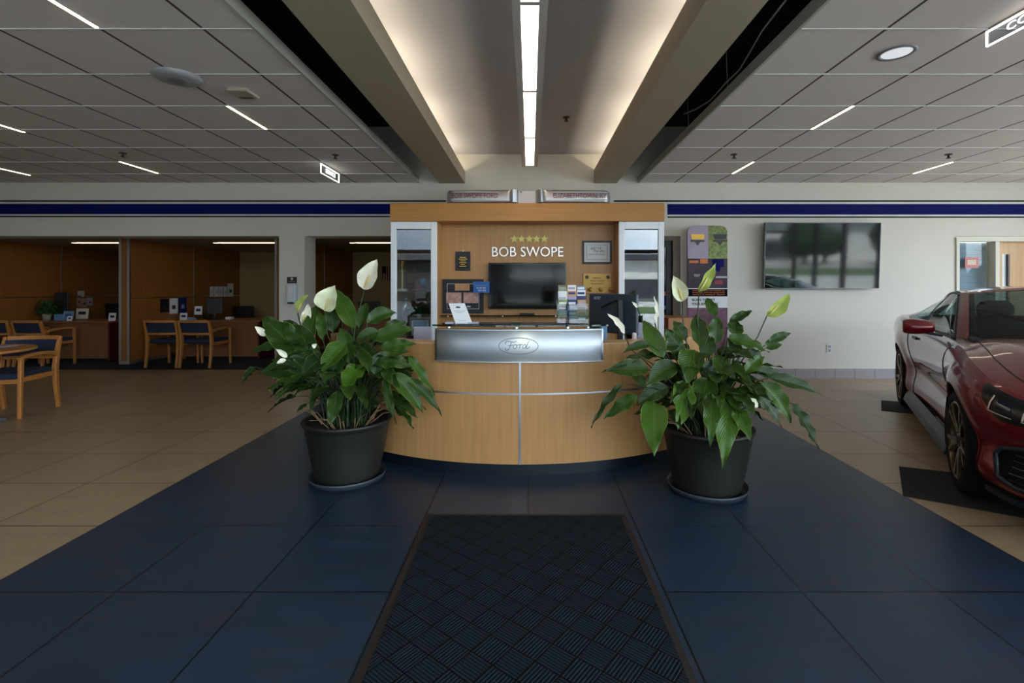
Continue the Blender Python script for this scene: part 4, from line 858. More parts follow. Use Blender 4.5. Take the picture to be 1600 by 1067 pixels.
b = MB(); b.box(7.11, 7.185, YB+.085, YB+.09, .9, Z(396, YB)); b.build('narrow_pane', mat('sky toned door pane', (206, 214, 220), .3), d2); b = MB(); b.box(7.183, 7.212, YB+.06, YB+.10, .9, Z(397, YB)); b.build('edge_strip', 'woodframe', d2)  # pane's opaque pale colour stands in for sky light behind the glass
b = MB(); b.box(8.05, 8.1, YB-.02, YB+t, 0, zt-.056); b.build('door_frame', 'cream', d2)

# sanitizer on the pier
D = YB-.09; sz_ = empty('soap_dispenser', (X(453.5, D), YB, Z(473, D)), 0, 'white sanitiser dispenser on the wall pier left of the plant', 'dispenser')
b = MB(); b.box(X(447.5, D), X(461, D), D, YB-.001, Z(473, D), Z(444, D)); b.build('body', mat('dispenser white', (206, 216, 224), .35), sz_, bevel=.012)
b = MB(); b.box(X(451, D), X(457.5, D), D-.012, D, Z(470, D), Z(447, D)); b.build('front_cover', 'white', sz_, bevel=.005)
b = MB(); b.box(X(450, D), X(458, D), D-.02, D+.03, Z(474.5, D), Z(472, D)); b.build('nozzle', 'mullion', sz_)
b = MB(); D = YB-.006; sg_ = empty('small_wall_sign', (X(456, D), YB, Z(442, D)), 0, 'small dark sign on the pier above the white dispenser', 'sign')
b.box(X(448.5, D), X(463.5, D), D, YB-.0005, Z(442.5, D), Z(432.5, D)); b.build('panel', mat('dark olive sign', (52, 54, 44), .5), sg_); b = MB(); b.disc((0, 0, 0), .018, 14, T=Matrix.Translation(at(456, 435.6, D-.001)) @ Matrix.Rotation(pi/2, 4, 'X')); b.build('symbol', 'white', sg_)
text('SANITIZER', 'lettering', (X(456, D), D-.001, Z(439.8, D)), .02, 'lav', sg_, width=.09)

# =====================================================  CHAIRS, TABLE, OFFICES
def make_chair():
    e = empty('armchair', (0, 0, 0), 0, 'x', 'chair')
    hw = .255
    for s in (-1, 1):
        b = MB(); b.bar([(s*hw, -.30, 0), (s*hw, -.262, .25), (s*hw, -.25, .46), (s*hw, -.275, .62), (s*hw, -.325, .80)], [.036, .04, .044, .04, .034], [.04, .05, .058, .05, .04], up=(0, 1, 0)); b.build('rear_leg', 'chairwood', e, local=True, bevel=.008)
        b = MB(); b.bar([(s*hw, .25, 0), (s*hw, .245, .30), (s*hw, .235, .625)], .036, [.034, .042, .046], up=(0, 1, 0)); b.build('front_leg', 'chairwood', e, local=True, bevel=.008)
        b = MB(); b.bar([(s*hw, -.265, .60), (s*hw, -.20, .622), (s*hw, -.08, .642), (s*hw, .08, .648), (s*hw, .20, .642), (s*hw, .262, .62)], [.036, .042, .05, .054, .05, .044], [.05, .046, .038, .032, .032, .03]); b.build('armrest', 'chairwood', e, local=True, bevel=.006)
        b = MB(); b.bar([(s*hw, -.25, .40), (s*hw, .24, .40)], .022, .05); b.build('side_rail', 'chairwood', e, local=True)
    f = lambda u, z, d=0: (-.235+.47*u, -.262-(z-.58)*.28-.045*sin(pi*u)+d, z)
    b = MB(); b.bar([f(i/8, .785) for i in range(9)], .026, .046); b.build('top_rail', 'chairwood', e, local=True, bevel=.005)
    b = MB(); b.bar([f(i/8, .575) for i in range(9)], .024, .04); b.build('lower_rail', 'chairwood', e, local=True, bevel=.005)
    b = MB(); b.grid(lambda u, v: f(u, .592+.172*v, .022), 8, 4); b.grid(lambda u, v: f(u, .592+.172*v, -.010), 8, 4)
    b.build('back_pad', 'navy', e, local=True, smooth=True, recalc=False)
    b = MB(); b.box(-.235, .235, -.25, .262, .405, .475); b.build('seat', 'navy', e, local=True, bevel=.025)
    b = MB(); b.bar([(-.25, .235, .39), (.25, .235, .39)], .024, .05); b.build('front_rail', 'chairwood', e, local=True)
    return e
ch0 = make_chair(); used = False
def chair(x, y, rz, label, group=None):
    global used
    e = ch0 if not used else copy_tree(ch0); used = True
    e.location = (x, y, .002 if y > 7.8 else 0); e.rotation_euler = (0, 0, rz); e['label'] = label
    if group: e['group'] = group
    return e
chair(-5.54, 5.18, radians(-167.1), 'oak armchair with navy pad at the round table in the left foreground')
chair(-6.19, 8.45, radians(1), 'left one of the two blue oak armchairs at the desk of the second office', 'office visitor chairs')
chair(-5.60, 8.43, radians(-1), 'right one of the two blue oak armchairs at the desk of the second office', 'office visitor chairs')
chair(-8.33, 8.38, radians(-4), 'blue oak armchair at the first office desk, right one of its two', 'office visitor chairs')
chair(-8.95, 8.38, radians(2), 'blue oak armchair at the first office desk, left one cut by the photo edge', 'office visitor chairs')
tb = empty('round_table', (-5.55, 4.72, 0), 0, 'round oak table cut by the left edge of the picture', 'table')
c = (-5.55, 4.72, 0)
b = MB(); b.lathe([(.001, .712), (.51, .712), (.545, .722), (.55, .732), (.545, .742), (.001, .742)], c, 56); b.build('table_top', mat('oak table top', (190, 128, 66), .35, noise=(6, .1, (1, 5, 1))), tb)
b = MB(); b.lathe([(.05, .03), (.045, .06), (.04, .5), (.05, .70), (.16, .711)], c, 24); b.build('column', 'black', tb, smooth=True)
for k in range(4):
    a = pi/4+k*pi/2; b = MB(); b.bar([(c[0], c[1], .05), (c[0]+.32*cos(a), c[1]+.32*sin(a), .02)], .05, [.06, .03]); b.build('foot', 'black', tb)
b = MB(); b.box(-5.62, -5.38, 4.93, 5.12, .743, .747); tag(b.build('paper_sheet', 'lav'), 'white sheet of paper on the round table', 'paper')

def desk(x0, x1, y0, y1, label, side=True):
    e = empty('office_desk', ((x0+x1)/2, (y0+y1)/2, 0), 0, label, 'desk')
    b = MB(); b.box(x0, x1+.02, y0-.02, y1, .715, .745); b.build('desk_top', 'wooddesk', e, bevel=.004)
    b = MB(); b.box(x0+.02, x1-.02, y0+.04, y0+.06, .07, .715); b.build('front_panel', 'wooddesk', e)
    b = MB(); b.box(x1-.05, x1-.02, y0+.02, y1-.02, .03, .715); b.build('side_panel', 'wooddark', e)
    b = MB(); b.box(x0+.02, x0+.05, y0+.02, y1-.02, .03, .715); b.build('side_panel', 'wooddesk', e)
    b = MB(); b.box(x0+.03, x1-.06, y0+.05, y1-.04, .0, .07); b.build('plinth', 'black', e)
desk(-6.45, -5.0, 9.0, 9.75, 'wooden office desk behind the two middle blue chairs'); desk(-9.14, -7.56, 8.75, 9.5, 'wooden office desk in the leftmost office')
desk(-3.6, -2.2, 9.3, 10.0, 'desk in the third office behind the left plant')
ZD = .746
# --- office two desk goods
def monitor(px0, px1, py0, py1, D, rz, label, lb2=None):
    x0, x1 = X(px0, D), X(px1, D); xc = (x0+x1)/2; e = empty('office_monitor', (xc, D, ZD), 0, label, 'monitor')
    hw = (x1-x0)/2/max(.3, cos(rz)); T = Matrix.Translation((xc, D, 0)) @ Matrix.Rotation(rz, 4, 'Z')
    b = MB(); b.box(-hw, hw, -.015, .015, Z(py1, D), Z(py0, D), T=T); b.build('screen_shell', 'black', e, bevel=.006)
    b = MB(); b.box(-.02, .02, .015, .035, ZD+.01, Z(py0, D)-.1, T=T); b.build('stand', 'black', e); b = MB(); b.box(-.10, .10, -.06, .09, ZD, ZD+.012, T=T); b.build('base', 'black', e)
    return e
monitor(325, 346, 466, 490, 9.35, .3, 'black office monitor on the desk of the second office')
b = MB(); D = 9.15; b.tube([(X(322, D), D, ZD+.031), (X(330, D), D, ZD+.05), (X(338, D), D, ZD+.031)], .03, 8); tag(b.build('desk_phone', 'black', smooth=True), 'dark desk phone before the monitor in the second office', 'phone')
def card(name, px0, px1, py0, py1, D, m1, label, cat, lean=.03, m2=None):
    x0, x1, z0, z1 = X(px0, D), X(px1, D), max(Z(py1, D), ZD if True else 0), Z(py0, D); e = empty(name, ((x0+x1)/2, D, z0), 0, label, cat)
    b = MB(); b.add([(x0, D, z0), (x1, D, z0), (x1-.01, D+lean, z1), (x0-.01, D+lean, z1), (x0, D+.01, z0), (x1, D+.01, z0), (x1-.01, D+lean+.01, z1), (x0-.01, D+lean+.01, z1)], [(0, 1, 2, 3), (7, 6, 5, 4), (0, 4, 5, 1), (1, 5, 6, 2), (2, 6, 7, 3), (3, 7, 4, 0)]); b.build('card', m1, e)
    b = MB(); k = .2; b.add([(x0+(x1-x0)*k, D+lean*.4-.002, z0+(z1-z0)*.4), (x1-(x1-x0)*k, D+lean*.4-.002, z0+(z1-z0)*.4), (x1-(x1-x0)*k-.005, D+lean*.7-.002, z0+(z1-z0)*.7), (x0+(x1-x0)*k-.005, D+lean*.7-.002, z0+(z1-z0)*.7)], [(0, 1, 2, 3)]); b.build('printed_mark', m2 or 'skirt', e)
    b = MB(); b.box(x0, x1, D-.01, D+lean+.03, ZD, ZD+.004); b.build('holder_foot', 'acrylic', e); return e
card('sign_card', 280.5, 291.5, 489, 501, 9.05, 'paper', 'small white leaning card at the left end of the second office desk', 'card')
card('sign_card', 303.5, 315, 478.5, 491.5, 9.2, 'paper', 'white box-like card holder with a flowery top on the second office desk', 'card')
leafy('flower_bouquet', X(319, 9.45), 9.45, ZD, .07, .12, 30, 'small bunch of reddish flowers beside the card holder on the second office desk', 9, potm='woodframe', potr=.03, poth=.10, cat='flowers', L=.05)
b = MB(); 
for k in range(4): b.box(X(293+k, 9.15), X(307-k, 9.15), 9.06, 9.17, ZD+.012*k, ZD+.012*k+.010, k % 2)
tag(b.build('paper_stack', ['skyblue', 'lav']), 'low stack of papers on the second office desk right of the leaning card', 'papers')
b = MB(); b.box(X(353, 9.3), X(362, 9.3), 9.28, 9.38, ZD, ZD+.045); tag(b.build('tissue_box', 'paper', bevel=.004), 'small pale box on the second office desk beside the mesh chair', 'box')
def office_chair(x, y, w, z0, z1, label, arm=True, slant=.05):
    e = empty('office_chair', (x, y, 0), 0, label, 'chair')
    b = MB(); b.grid(lambda u, v: (x+(u-.5)*w*(1+.12*v)+slant*v, y-.05*sin(pi*u)-.04*v, z0+(z1-z0)*v), 10, 6); b.build('backrest', 'mesh', e, smooth=True, solid=.02)
    b = MB(); b.tube([(x+(u/10-.5)*w*1.12+slant, y-.05*sin(pi*u/10)-.04, z1) for u in range(11)], .015, 8); b.build('top_frame', 'black', e, smooth=True)
    b = MB(); b.box(x-.25, x+.25, y-.5, y-.02, .43, .50); b.build('seat', 'black', e, bevel=.03)
    b = MB(); b.tube([(x, y-.25, .43), (x, y-.25, .10)], .03, 10); b.build('gas_column', 'black', e)
    for k in range(5): a = k*2*pi/5; b = MB(); b.bar([(x, y-.25, .11), (x+.28*cos(a), y-.25+.28*sin(a), .07)], .05, .03); b.lathe([(.001, 0), (.028, .0), (.028, .05), (.001, .05)], (x+.28*cos(a), y-.25+.28*sin(a), .002), 10); b.build('leg', 'black', e)
    b = MB(); b.bar([(x, y-.03, .46), (x, y+.05, .55), (x, y+.01, z0+.08)], .06, .02, up=(1, 0, 0)); b.build('back_bracket', 'black', e)
    if arm: 
        for s in (-1, 1): b = MB(); b.tube([(x+s*.27, y-.2, .48), (x+s*.30, y-.2, .62), (x+s*.30, y-.28, .68), (x+s*.30, y-.05, .68)], .014, 8); b.build('armrest', 'black', e, smooth=True)
office_chair(X(380, 10.3), 10.3, .40, .62, Z(479, 10.3), 'black mesh office chair behind the second office desk', slant=.03)
office_chair(X(183, 10.25), 10.25, .42, .62, Z(475, 10.25), 'black office chair in the leftmost office beside the partition', slant=.02)
# posters on the partition face of office two (x=-6.59)
def wallposter(name, pxa, pxb, pya, pyb, xw, m1, m2, label):
    da = xw/((pxa-VX)/F); db = xw/((pxb-VX)/F); z0 = Z(pyb, (da+db)/2); z1 = Z(pya, (da+db)/2)
    e = empty(name, (xw, (da+db)/2, z0), 0, label, 'poster'); b = MB(); b.box(xw+.006, xw+.009, da, db, z0, z1); b.build('sheet', m1, e)
    b = MB(); w_ = db-da; b.box(xw+.009, xw+.0105, da+w_*.3, db-w_*.3, z0+(z1-z0)*.3, z0+(z1-z0)*.55); b.build('printed_picture', m2, e)
wallposter('wall_poster', 250, 263, 467, 488, -6.59, 'black', 'skirt', 'black sheet, leftmost of three posters on the second office partition')
wallposter('wall_poster', 264.5, 277, 466, 490, -6.59, 'paper', 'skirt', 'white sheet, middle one of three posters on the second office partition')
wallposter('wall_poster', 278.5, 291, 465, 489, -6.59, 'darkblue', 'skyblue', 'dark blue sheet, rightmost of three posters on the second office partition')
for k, (a, c) in enumerate(((327.5, 333), (334, 340.5), (341.5, 347.5), (348.5, 354))): wallposter('notice_sheet', a, c, 447.5, 463.5, -6.59, 'paper', 'lav', ('first', 'second', 'third', 'fourth')[k]+' white notice from the left in the high row on the second office partition')
wallposter('notice_sheet', 355, 364, 443, 463.5, -6.59, 'paper', 'green', 'taller white notice with green mark ending the high row in the second office')
# --- office one desk goods
leafy('potted_desk_plant', -8.92, 8.98, ZD, .14, .32, 90, 'bushy potted plant on the leftmost office desk', 4, potm=mat('patterned pot', (170, 160, 140), .5), potr=.07, poth=.12, L=.12)
monitor(88, 104, 457, 492, 9.28, .35, 'black monitor on the leftmost office desk beside the plant')
b = MB(); D = 8.95; b.box(X(84, D), X(98, D), D, D+.12, ZD, Z(491, D)); tag(b.build('pale_box', 'skyblue', bevel=.004), 'flat pale blue box on the leftmost office desk', 'box')
card('blue_picture_card', 98, 114, 486, 500, 8.95, 'skyblue', 'pale blue and white card on the leftmost office desk', 'card', m2='blue')
card('sign_card', 104, 111.5, 494, 502.5, 8.82, 'paper', 'tiny white card at the front of the leftmost office desk', 'card')
card('white_box_card', 118, 137, 482, 498, 9.2, 'cream', 'cream square card in the middle of the leftmost office desk', 'card')
card('sign_card', 169, 180, 489, 502, 8.82, 'paper', 'white leaning card at the right end of the leftmost office desk', 'card')
for k, (a, c, d_, f_, m_, m2, lb) in enumerate(((120, 126, 462, 479, 'pinkprint', 'red', 'patterned sheet, left in the cluster on the first office partition'), (127, 135, 466, 480, 'pinkprint', 'woodframe', 'patterned sheet, middle in the cluster on the first office partition'), (136, 144, 465, 477, 'lav', 'red', 'patterned sheet, right in the cluster on the first office partition'), (121, 131, 454.5, 464, 'cream', 'lav', 'pale sheet topmost in the cluster on the first office partition'))):
    wallposter('pinned_sheet', a, c, d_, f_, -9.18, m_, m2, lb)
# --- office three: flag, dark monitor
D = 11.0; fl = empty('wall_flag', (X(603, D), D, Z(438, D)), 0, 'small red white and blue flag on a dark pole in the third office', 'flag')
b = MB(); x0, x1 = X(597, D), X(610, D); z0, z1 = Z(438, D), Z(416, D)
for k in range(7):
    w_ = (x1-x0)/7; b.box(x0+k*w_, x0+(k+1)*w_, D, D+.01, z0, z1, k % 2)
b.build('cloth', [mat('flag red', (120, 30, 36), .8), mat('flag white', (170, 150, 140), .8)], fl); b = MB(); b.box(x0, x0+(x1-x0)*.5, D-.004, D, z0+(z1-z0)*.48, z1); b.build('canton', 'navyline', fl)
b = MB(); b.tube([(x1+.01, D-.02, 0), (x1+.01, D-.02, z1+.05)], .012, 8); b.build('pole', 'woodframe', fl)
monitor(560, 594, 471, 493, 9.6, 0, 'dark monitor seen between the left plant leaves and the display case')

# =====================================================  PEACE LILIES
def leaf_blade(b, B, T, w, face, sag, curl, var, r, nL=12, nW=3, twist=0):
    B, T = Vector(B), Vector(T); L = (T-B).length; d = (T-B).normalized()
    mid = (B+T)/2+Vector((0, 0, 1))*sag*L
    P = lambda t: B*(1-t)**2+mid*2*t*(1-t)+T*t*t
    dP = lambda t: ((mid-B)*2*(1-t)+(T-mid)*2*t).normalized()
    ph = r.uniform(0, 6.28); wf = r.uniform(2.0, 3.4); wa = r.uniform(.03, .08)*1.4; lb = r.uniform(-.05, .05)*L; tipd = r.uniform(.02, .10)*L
    N0 = len(b.v); W_ = 2*nW+1
    for i in range(nL+1):
        t = i/nL; tt = min(1, t); prof = (sin(pi*min(1, tt**.78)))**.75*(1-.35*tt**3) if 0 < tt < 1 else 0
        if tt > .9: prof = max(prof*.8, 0)
        hw = w*.5*max(prof, .02 if tt < 1 else .0)/1.0
        p = P(t)-Vector((0, 0, tipd*t**4)); tg = dP(t); f = Vector(face); tw = twist*t
        side = tg.cross(f).normalized(); nrm = side.cross(tg).normalized(); side = side*cos(tw)+nrm*sin(tw); nrm = side.cross(tg).normalized(); p = p+side*lb*sin(pi*t)
        for j in range(-nW, nW+1):
            u = j/nW; off = abs(u)**1.0*curl*hw + wa*sin(wf*2*pi*t+ph+(1.3 if u > 0 else 0))*abs(u)**2*L*.5
            b.v.append(tuple(p+side*hw*u+nrm*off)); b.uv.append((.5+.5*u, t)); b.var.append(var)
    for i in range(nL):
        for j in range(W_-1): a = N0+i*W_+j; b.f.append((a, a+1, a+W_+1, a+W_)); b.m.append(0)
def tube_uv(b, pts, r, n=5, mi=1):
    k = len(b.v); b.tube(pts, r, n, mi, cap=False); b.uv += [(.5, .5)]*(len(b.v)-k); b.var += [.3]*(len(b.v)-k)
def bez(p0, p1, p2, n=7): return [p0*(1-t)**2+p1*2*t*(1-t)+p2*t*t for t in [i/n for i in range(n+1)]]
def clampdesk(p):
    # keep foliage in front of the desk body
    d = Vector((p.x-CX, p.y-CY)); R = 2.13+.05+(.09 if abs(p.x-CX) < .62 and p.z > .8 else 0)
    if p.z < 1.12 and d.length < R and p.y < CY: d = d.normalized()*R; return Vector((CX+d.x, CY+d.y, p.z))
    return p
RANK = 0
def plant(name, cx, cy, label, leaves, flowers, nfill, seed, fluff):
    r = random.Random(seed); e = empty(name, (cx, cy, 0), 0, label, 'potted plant')
    b = MB(); b.lathe([(.001, .004), (.235, .004), (.248, .018), (.256, .045), (.262, .047), (.258, .03), (.24, .0), (.001, .0)], (cx, cy, 0), 56); b.build('saucer', 'saucer', e, smooth=True)
    b = MB(); b.lathe([(.001, .012), (.208, .012), (.214, .02), (.222, .06), (.255, .22), (.277, .345), (.281, .352), (.281, .385), (.286, .39), (.300, .408), (.305, .42), (.300, .43), (.285, .428), (.276, .40), (.27, .37)], (cx, cy, 0), 64); b.build('pot', 'pot', e, smooth=True)
    b = MB(); b.lathe([(.275, .385), (.15, .395), (.001, .40)], (cx, cy, 0), 32); b.build('soil', 'soil', e, smooth=True)
    fo = MB(); C0 = Vector((cx, cy, .39))
    def one(B, T, w, face, sag, curl, var, tw=0):
        B = clampdesk(B); T = clampdesk(T)
        leaf_blade(fo, B, T, w, face, sag, curl, var, r, twist=tw)
        a = math.atan2(B.y-cy, B.x-cx)+r.uniform(-.5, .5); rr_ = r.uniform(.02, .15); root = Vector((cx+rr_*cos(a), cy+rr_*sin(a), .385))
        ctl = (root+B)/2+Vector((0, 0, .12))-Vector(((B.x-cx)*.22, (B.y-cy)*.22, 0))
        d0 = (B-ctl)
        tube_uv(fo, [clampdesk(q) for q in bez(root, ctl, B)], [.0065-.0005*k for k in range(8)])
    for (bx, by, tx, ty, wp, var) in leaves:
        f = lambda py, px: max(-.40, min(.12, -(py-515)/150*.36))*(1 if abs(px-(cx/cy*F+VX)) < 110 else .55)
        db = f(by, bx)*.75+r.uniform(-.03, .03); dt = f(ty, tx)+r.uniform(-.03, .03)
        B = at(bx, by, cy+db); T = at(tx, ty, cy+dt)
        out = Vector(((B.x+T.x)/2-cx, 0, 0)); face = Vector((out.x*.35, -1.0, .55+r.uniform(-.15, .25))).normalized()
        dirx = abs((T-B).normalized().x)
        one(B, T, wp/F*cy*1.06, face, r.uniform(.05, .13), r.uniform(.15, .5), max(0, min(1, var*1.3+r.uniform(-.08, .10))), r.uniform(-.5, .5))
    for k in range(nfill):
        a = r.uniform(0, 2*pi); el = r.uniform(-.05, 1.2); d = Vector((cos(a)*cos(el), sin(a)*cos(el), sin(el)))
        B = Vector((cx, cy, .55))+Vector((d.x*fluff*.8, d.y*fluff*.8, d.z*.50))*r.uniform(.45, .95)
        if d.y < -.45 and el < .35: continue
        Lf = r.uniform(.17, .27); T = B+Vector((d.x, d.y, -.15+d.z*.5-r.uniform(0, .5))).normalized()*Lf
        T.z = max(T.z, .3)
        face = Vector((d.x*.5, d.y*.5-.25, 1.0)).normalized(); one(B, T, r.uniform(.075, .115), face, .12, .35, r.uniform(0, .35), r.uniform(-.5, .5))  # filler leaves get darker greens: shade inside the clump put into colour
    fo.build('foliage', ['leaf', 'stem'], e, smooth=True, recalc=False)
    # dry stalks around the rim
    b = MB()
    for k in range(26):
        a = r.uniform(0, 2*pi); p0 = Vector((cx+.17*cos(a), cy+.17*sin(a), .395)); p1 = p0+Vector((cos(a)*r.uniform(.08, .2), sin(a)*r.uniform(.08, .17), r.uniform(.04, .14))); b.tube([p0, (p0+p1)/2+Vector((0, 0, .03)), clampdesk(p1)], [.004, .003, .002], 4)
    b.build('dry_stalks', 'drystem', e)['kind'] = 'stuff'
    for (bx, by, tx, ty, wp, m_, sx, sy, dd, fz) in flowers:
        B = at(bx, by, cy+dd); T = at(tx, ty, cy+dd-.02); B = clampdesk(B); T = clampdesk(T)
        fb = MB(); leaf_blade(fb, B, T, wp/F*cy*1.15, Vector((fz, -1, .25)).normalized(), -.03, .75, .5, r, nL=16, nW=4)
        fb.uv = []; fb.var = []
        fm = fb.build('flower', m_, e, smooth=True, recalc=False); fm['label'] = 'upright flower with a %s spathe' % ('white' if m_ == 'spathew' else 'greenish')
        S = clampdesk(at(sx, sy, cy+dd*.4)); root = Vector((cx+r.uniform(-.06, .06), cy+r.uniform(-.06, .06), .39))
        b = MB(); b.tube(bez(root, (root+S)/2+Vector((0, 0, .08)), S, 5)+[S+(B-S)*.5, B], .0042, 6); b.build('flower_stem', 'stem', fm, smooth=True)
        if wp > 12:
            ax = (T-B).normalized(); p0 = B+ax*.012+Vector((0, -.012, 0)); L_ = (T-B).length*.42; b = MB(); b.tube([p0, p0+ax*L_*.3, p0+ax*L_*.8, p0+ax*L_], [.004, .008, .008, .003], 8); b.build('spadix', 'spadix', fm, smooth=True)
    return e
LL = [(480, 560, 409, 492, 40, .15), (434, 541, 389, 552, 18, .1), (400, 574, 378, 598, 14, .0), (479, 590, 404, 579, 30, .12), (452, 601, 430, 624, 9, .05), (479, 536, 493, 472, 25, .15),
 (554, 513, 524, 450, 27, .3), (561, 512, 573, 468, 18, .15), (574, 505, 620, 486, 24, .2), (580, 530, 648, 511, 24, .3), (595, 545, 652, 534, 18, .35), (586, 566, 643, 572, 26, .15),
 (638, 556, 679, 614, 15, .3), (634, 590, 690, 643, 16, .08), (612, 584, 661, 641, 25, .3), (566, 570, 536, 617, 32, .6), (542, 537, 500, 584, 36, .4), (527, 612, 516, 661, 21, .2),
 (512, 556, 471, 585, 30, .08), (496, 556, 440, 503, 32, .18), (520, 519, 514, 474, 24, .1), (505, 532, 498, 481, 15, .25), (546, 567, 531, 510, 27, .2), (591, 519, 556, 528, 18, .15),
 (602, 590, 619, 658, 13, .1), (467, 601, 456, 613, 12, .1), (479, 631, 463, 643, 7, .05), (470, 520, 442, 498, 16, .1), (560, 540, 588, 560, 22, .1), (520, 590, 545, 540, 22, .05), (600, 570, 625, 605, 18, .1),
 (450, 545, 420, 520, 20, .05), (560, 600, 575, 640, 14, .1), (500, 600, 485, 640, 14, .05), (535, 500, 552, 480, 20, .1), (600, 520, 635, 500, 20, .2), (610, 552, 640, 548, 18, .25),
 (460, 575, 425, 560, 22, .06), (487, 575, 455, 545, 24, .12), (585, 585, 600, 545, 20, .1)]
FLW = [(569, 452, 589, 402, 27, 'spathew', 553, 520, .02, .1), (508, 486, 524, 443, 30, 'spathemix', 511, 520, -.05, .2), (465, 489, 482, 457, 13, 'spatheg', 474, 525, 0, -.4), (473, 505, 482, 472, 13, 'spathew', 476, 520, .05, .6),
 (415, 525, 398, 509, 9, 'spathew', 440, 545, -.05, .3), (449, 558, 431, 545, 7, 'spathew', 458, 566, -.32, .1), (447, 562, 432, 567, 6, 'spathew', 458, 570, -.32, .1), (494, 541, 487, 538, 7, 'spathew', 500, 550, -.1, 0)]
plant('peace_lily', -1.294, 3.457, 'peace lily with white flowers in a dark pot left of the reception desk', LL, FLW, 105, 11, .52)
RL = [(1117, 495, 1104, 463, 19, .25), (1140, 503, 1176, 484, 14, .15), (1037, 559, 1005, 497, 28, .35), (1017, 538, 973, 549, 14, .05), (1003, 559, 940, 579, 9, .05), (1014, 578, 947, 578, 27, .12),
 (1056, 571, 1011, 598, 30, .2), (1083, 547, 1074, 598, 38, .3), (1067, 597, 1059, 667, 33, .6), (1021, 626, 1022, 710, 37, .4), (1106, 592, 1098, 647, 35, .15), (1134, 618, 1129, 728, 32, .55),
 (1150, 636, 1173, 687, 25, .4), (996, 618, 944, 653, 21, .2), (972, 599, 924, 662, 12, .05), (1045, 605, 994, 632, 25, .15), (1186, 599, 1236, 658, 28, .35), (1183, 613, 1221, 664, 24, .1),
 (1236, 630, 1279, 701, 20, .08), (1202, 590, 1282, 614, 20, .06), (1179, 578, 1226, 591, 18, .1), (1137, 528, 1202, 549, 23, .3), (1202, 534, 1236, 518, 14, .15), (1196, 544, 1222, 538, 18, .15),
 (1117, 538, 1121, 490, 22, .2), (1148, 526, 1150, 500, 24, .1), (1071, 532, 1052, 499, 20, .12), (1156, 605, 1187, 631, 22, .4), (1163, 582, 1195, 553, 18, .3), (1121, 555, 1133, 598, 24, .25),
 (1094, 544, 1087, 486, 26, .1), (1064, 559, 1040, 509, 26, .15), (1115, 610, 1110, 690, 26, .35), (1050, 640, 1065, 665, 14, .05), (1140, 570, 1165, 592, 20, .2), (1085, 610, 1080, 655, 18, .05),
 (1100, 560, 1110, 520, 24, .1), (1060, 540, 1030, 545, 20, .08), (1155, 560, 1140, 520, 20, .1), (1120, 580, 1085, 575, 24, .1), (1170, 600, 1200, 620, 20, .1), (1130, 600, 1155, 650, 20, .25), (1010, 605, 985, 575, 16, .03), (1190, 570, 1160, 545, 20, .12)]
FRW = [(976, 522, 948, 486, 10, 'spathew', 985, 545, .05, .5), (1023, 505, 1022, 461, 8, 'spathew', 1030, 530, .0, .7), (1066, 471, 1052, 427, 22, 'spathemix', 1067, 500, .03, -.1), (1092, 456, 1119, 407, 15, 'spatheg', 1090, 500, .03, .3),
 (1198, 494, 1234, 455, 19, 'spatheg', 1184, 526, 0, .2), (1184, 634, 1160, 622, 10, 'spathew', 1175, 605, -.36, .2), (996, 481, 987, 470, 5, 'spathew', 1010, 520, .1, .5), (1149, 597, 1162, 582, 5, 'spathew', 1145, 605, -.1, .3)]
plant('peace_lily', 1.19, 3.27, 'peace lily with green tinged flowers in a dark pot right of the reception desk', RL, FRW, 85, 23, .50)

# =====================================================  CAR
hv = Vector((-.513, -.858, 0)).normalized(); rv = Vector((hv.y, -hv.x, 0))
CAR = Matrix.Translation((4.333, 3.906, .006)) @ Matrix((( hv.x, rv.x, 0, 0), (hv.y, rv.y, 0, 0), (0, 0, 1, 0), (0, 0, 0, 1)))
rzcar = 0
car = empty('sports_car', (4.333, 3.906, 0), 0, 'dark red sports coupe parked at the right edge with dark bronze wheels', 'car')
def interp(tab, x):
    # tab sorted by key; catmull-rom style smooth interpolation
    k = [t[0] for t in tab]
    if x <= k[0]: return tab[0][1]
    if x >= k[-1]: return tab[-1][1]
    i = max(j for j in range(len(k)) if k[j] <= x); i = min(i, len(k)-2)
    p1, p2 = tab[i][1], tab[i+1][1]; h = k[i+1]-k[i]; t = (x-k[i])/h
    m1 = (p2-tab[i-1][1])/(k[i+1]-k[i-1]) if i > 0 else (p2-p1)/h; m2 = (tab[i+2][1]-p1)/(k[i+2]-k[i]) if i+2 < len(k) else (p2-p1)/h
    return (2*t**3-3*t*t+1)*p1+(t**3-2*t*t+t)*h*m1+(-2*t**3+3*t*t)*p2+(t**3-t*t)*h*m2
OUT = [(-2.52, 0), (-2.50, .45), (-2.42, .74), (-2.22, .89), (-1.9, .935), (-1.36, .957), (-.9, .94), (-.4, .915), (.2, .905), (.7, .915), (1.1, .94), (1.36, .957), (1.62, .945), (1.80, .905), (1.95, .82), (2.08, .66), (2.18, .42), (2.23, .2), (2.24, 0)]
acc = [0]
for i in range(1, len(OUT)): acc.append(acc[-1]+math.dist(OUT[i], OUT[i-1]))
TU = [(a, o[0]) for a, o in zip(acc, OUT)]; TV = [(a, o[1]) for a, o in zip(acc, OUT)]; LT = acc[-1]
ZS = [(-2.52, .98), (-2.3, 1.0), (-1.9, 1.01), (-1.36, .985), (-.7, .955), (0, .945), (.7, .935), (1.1, .91), (1.36, .875), (1.7, .805), (1.95, .745), (2.1, .715), (2.24, .70)]
ZB_ = [(-2.52, .32), (-2.2, .24), (-1.9, .20), (-1, .19), (1, .19), (1.8, .20), (2.0, .20), (2.24, .19)]
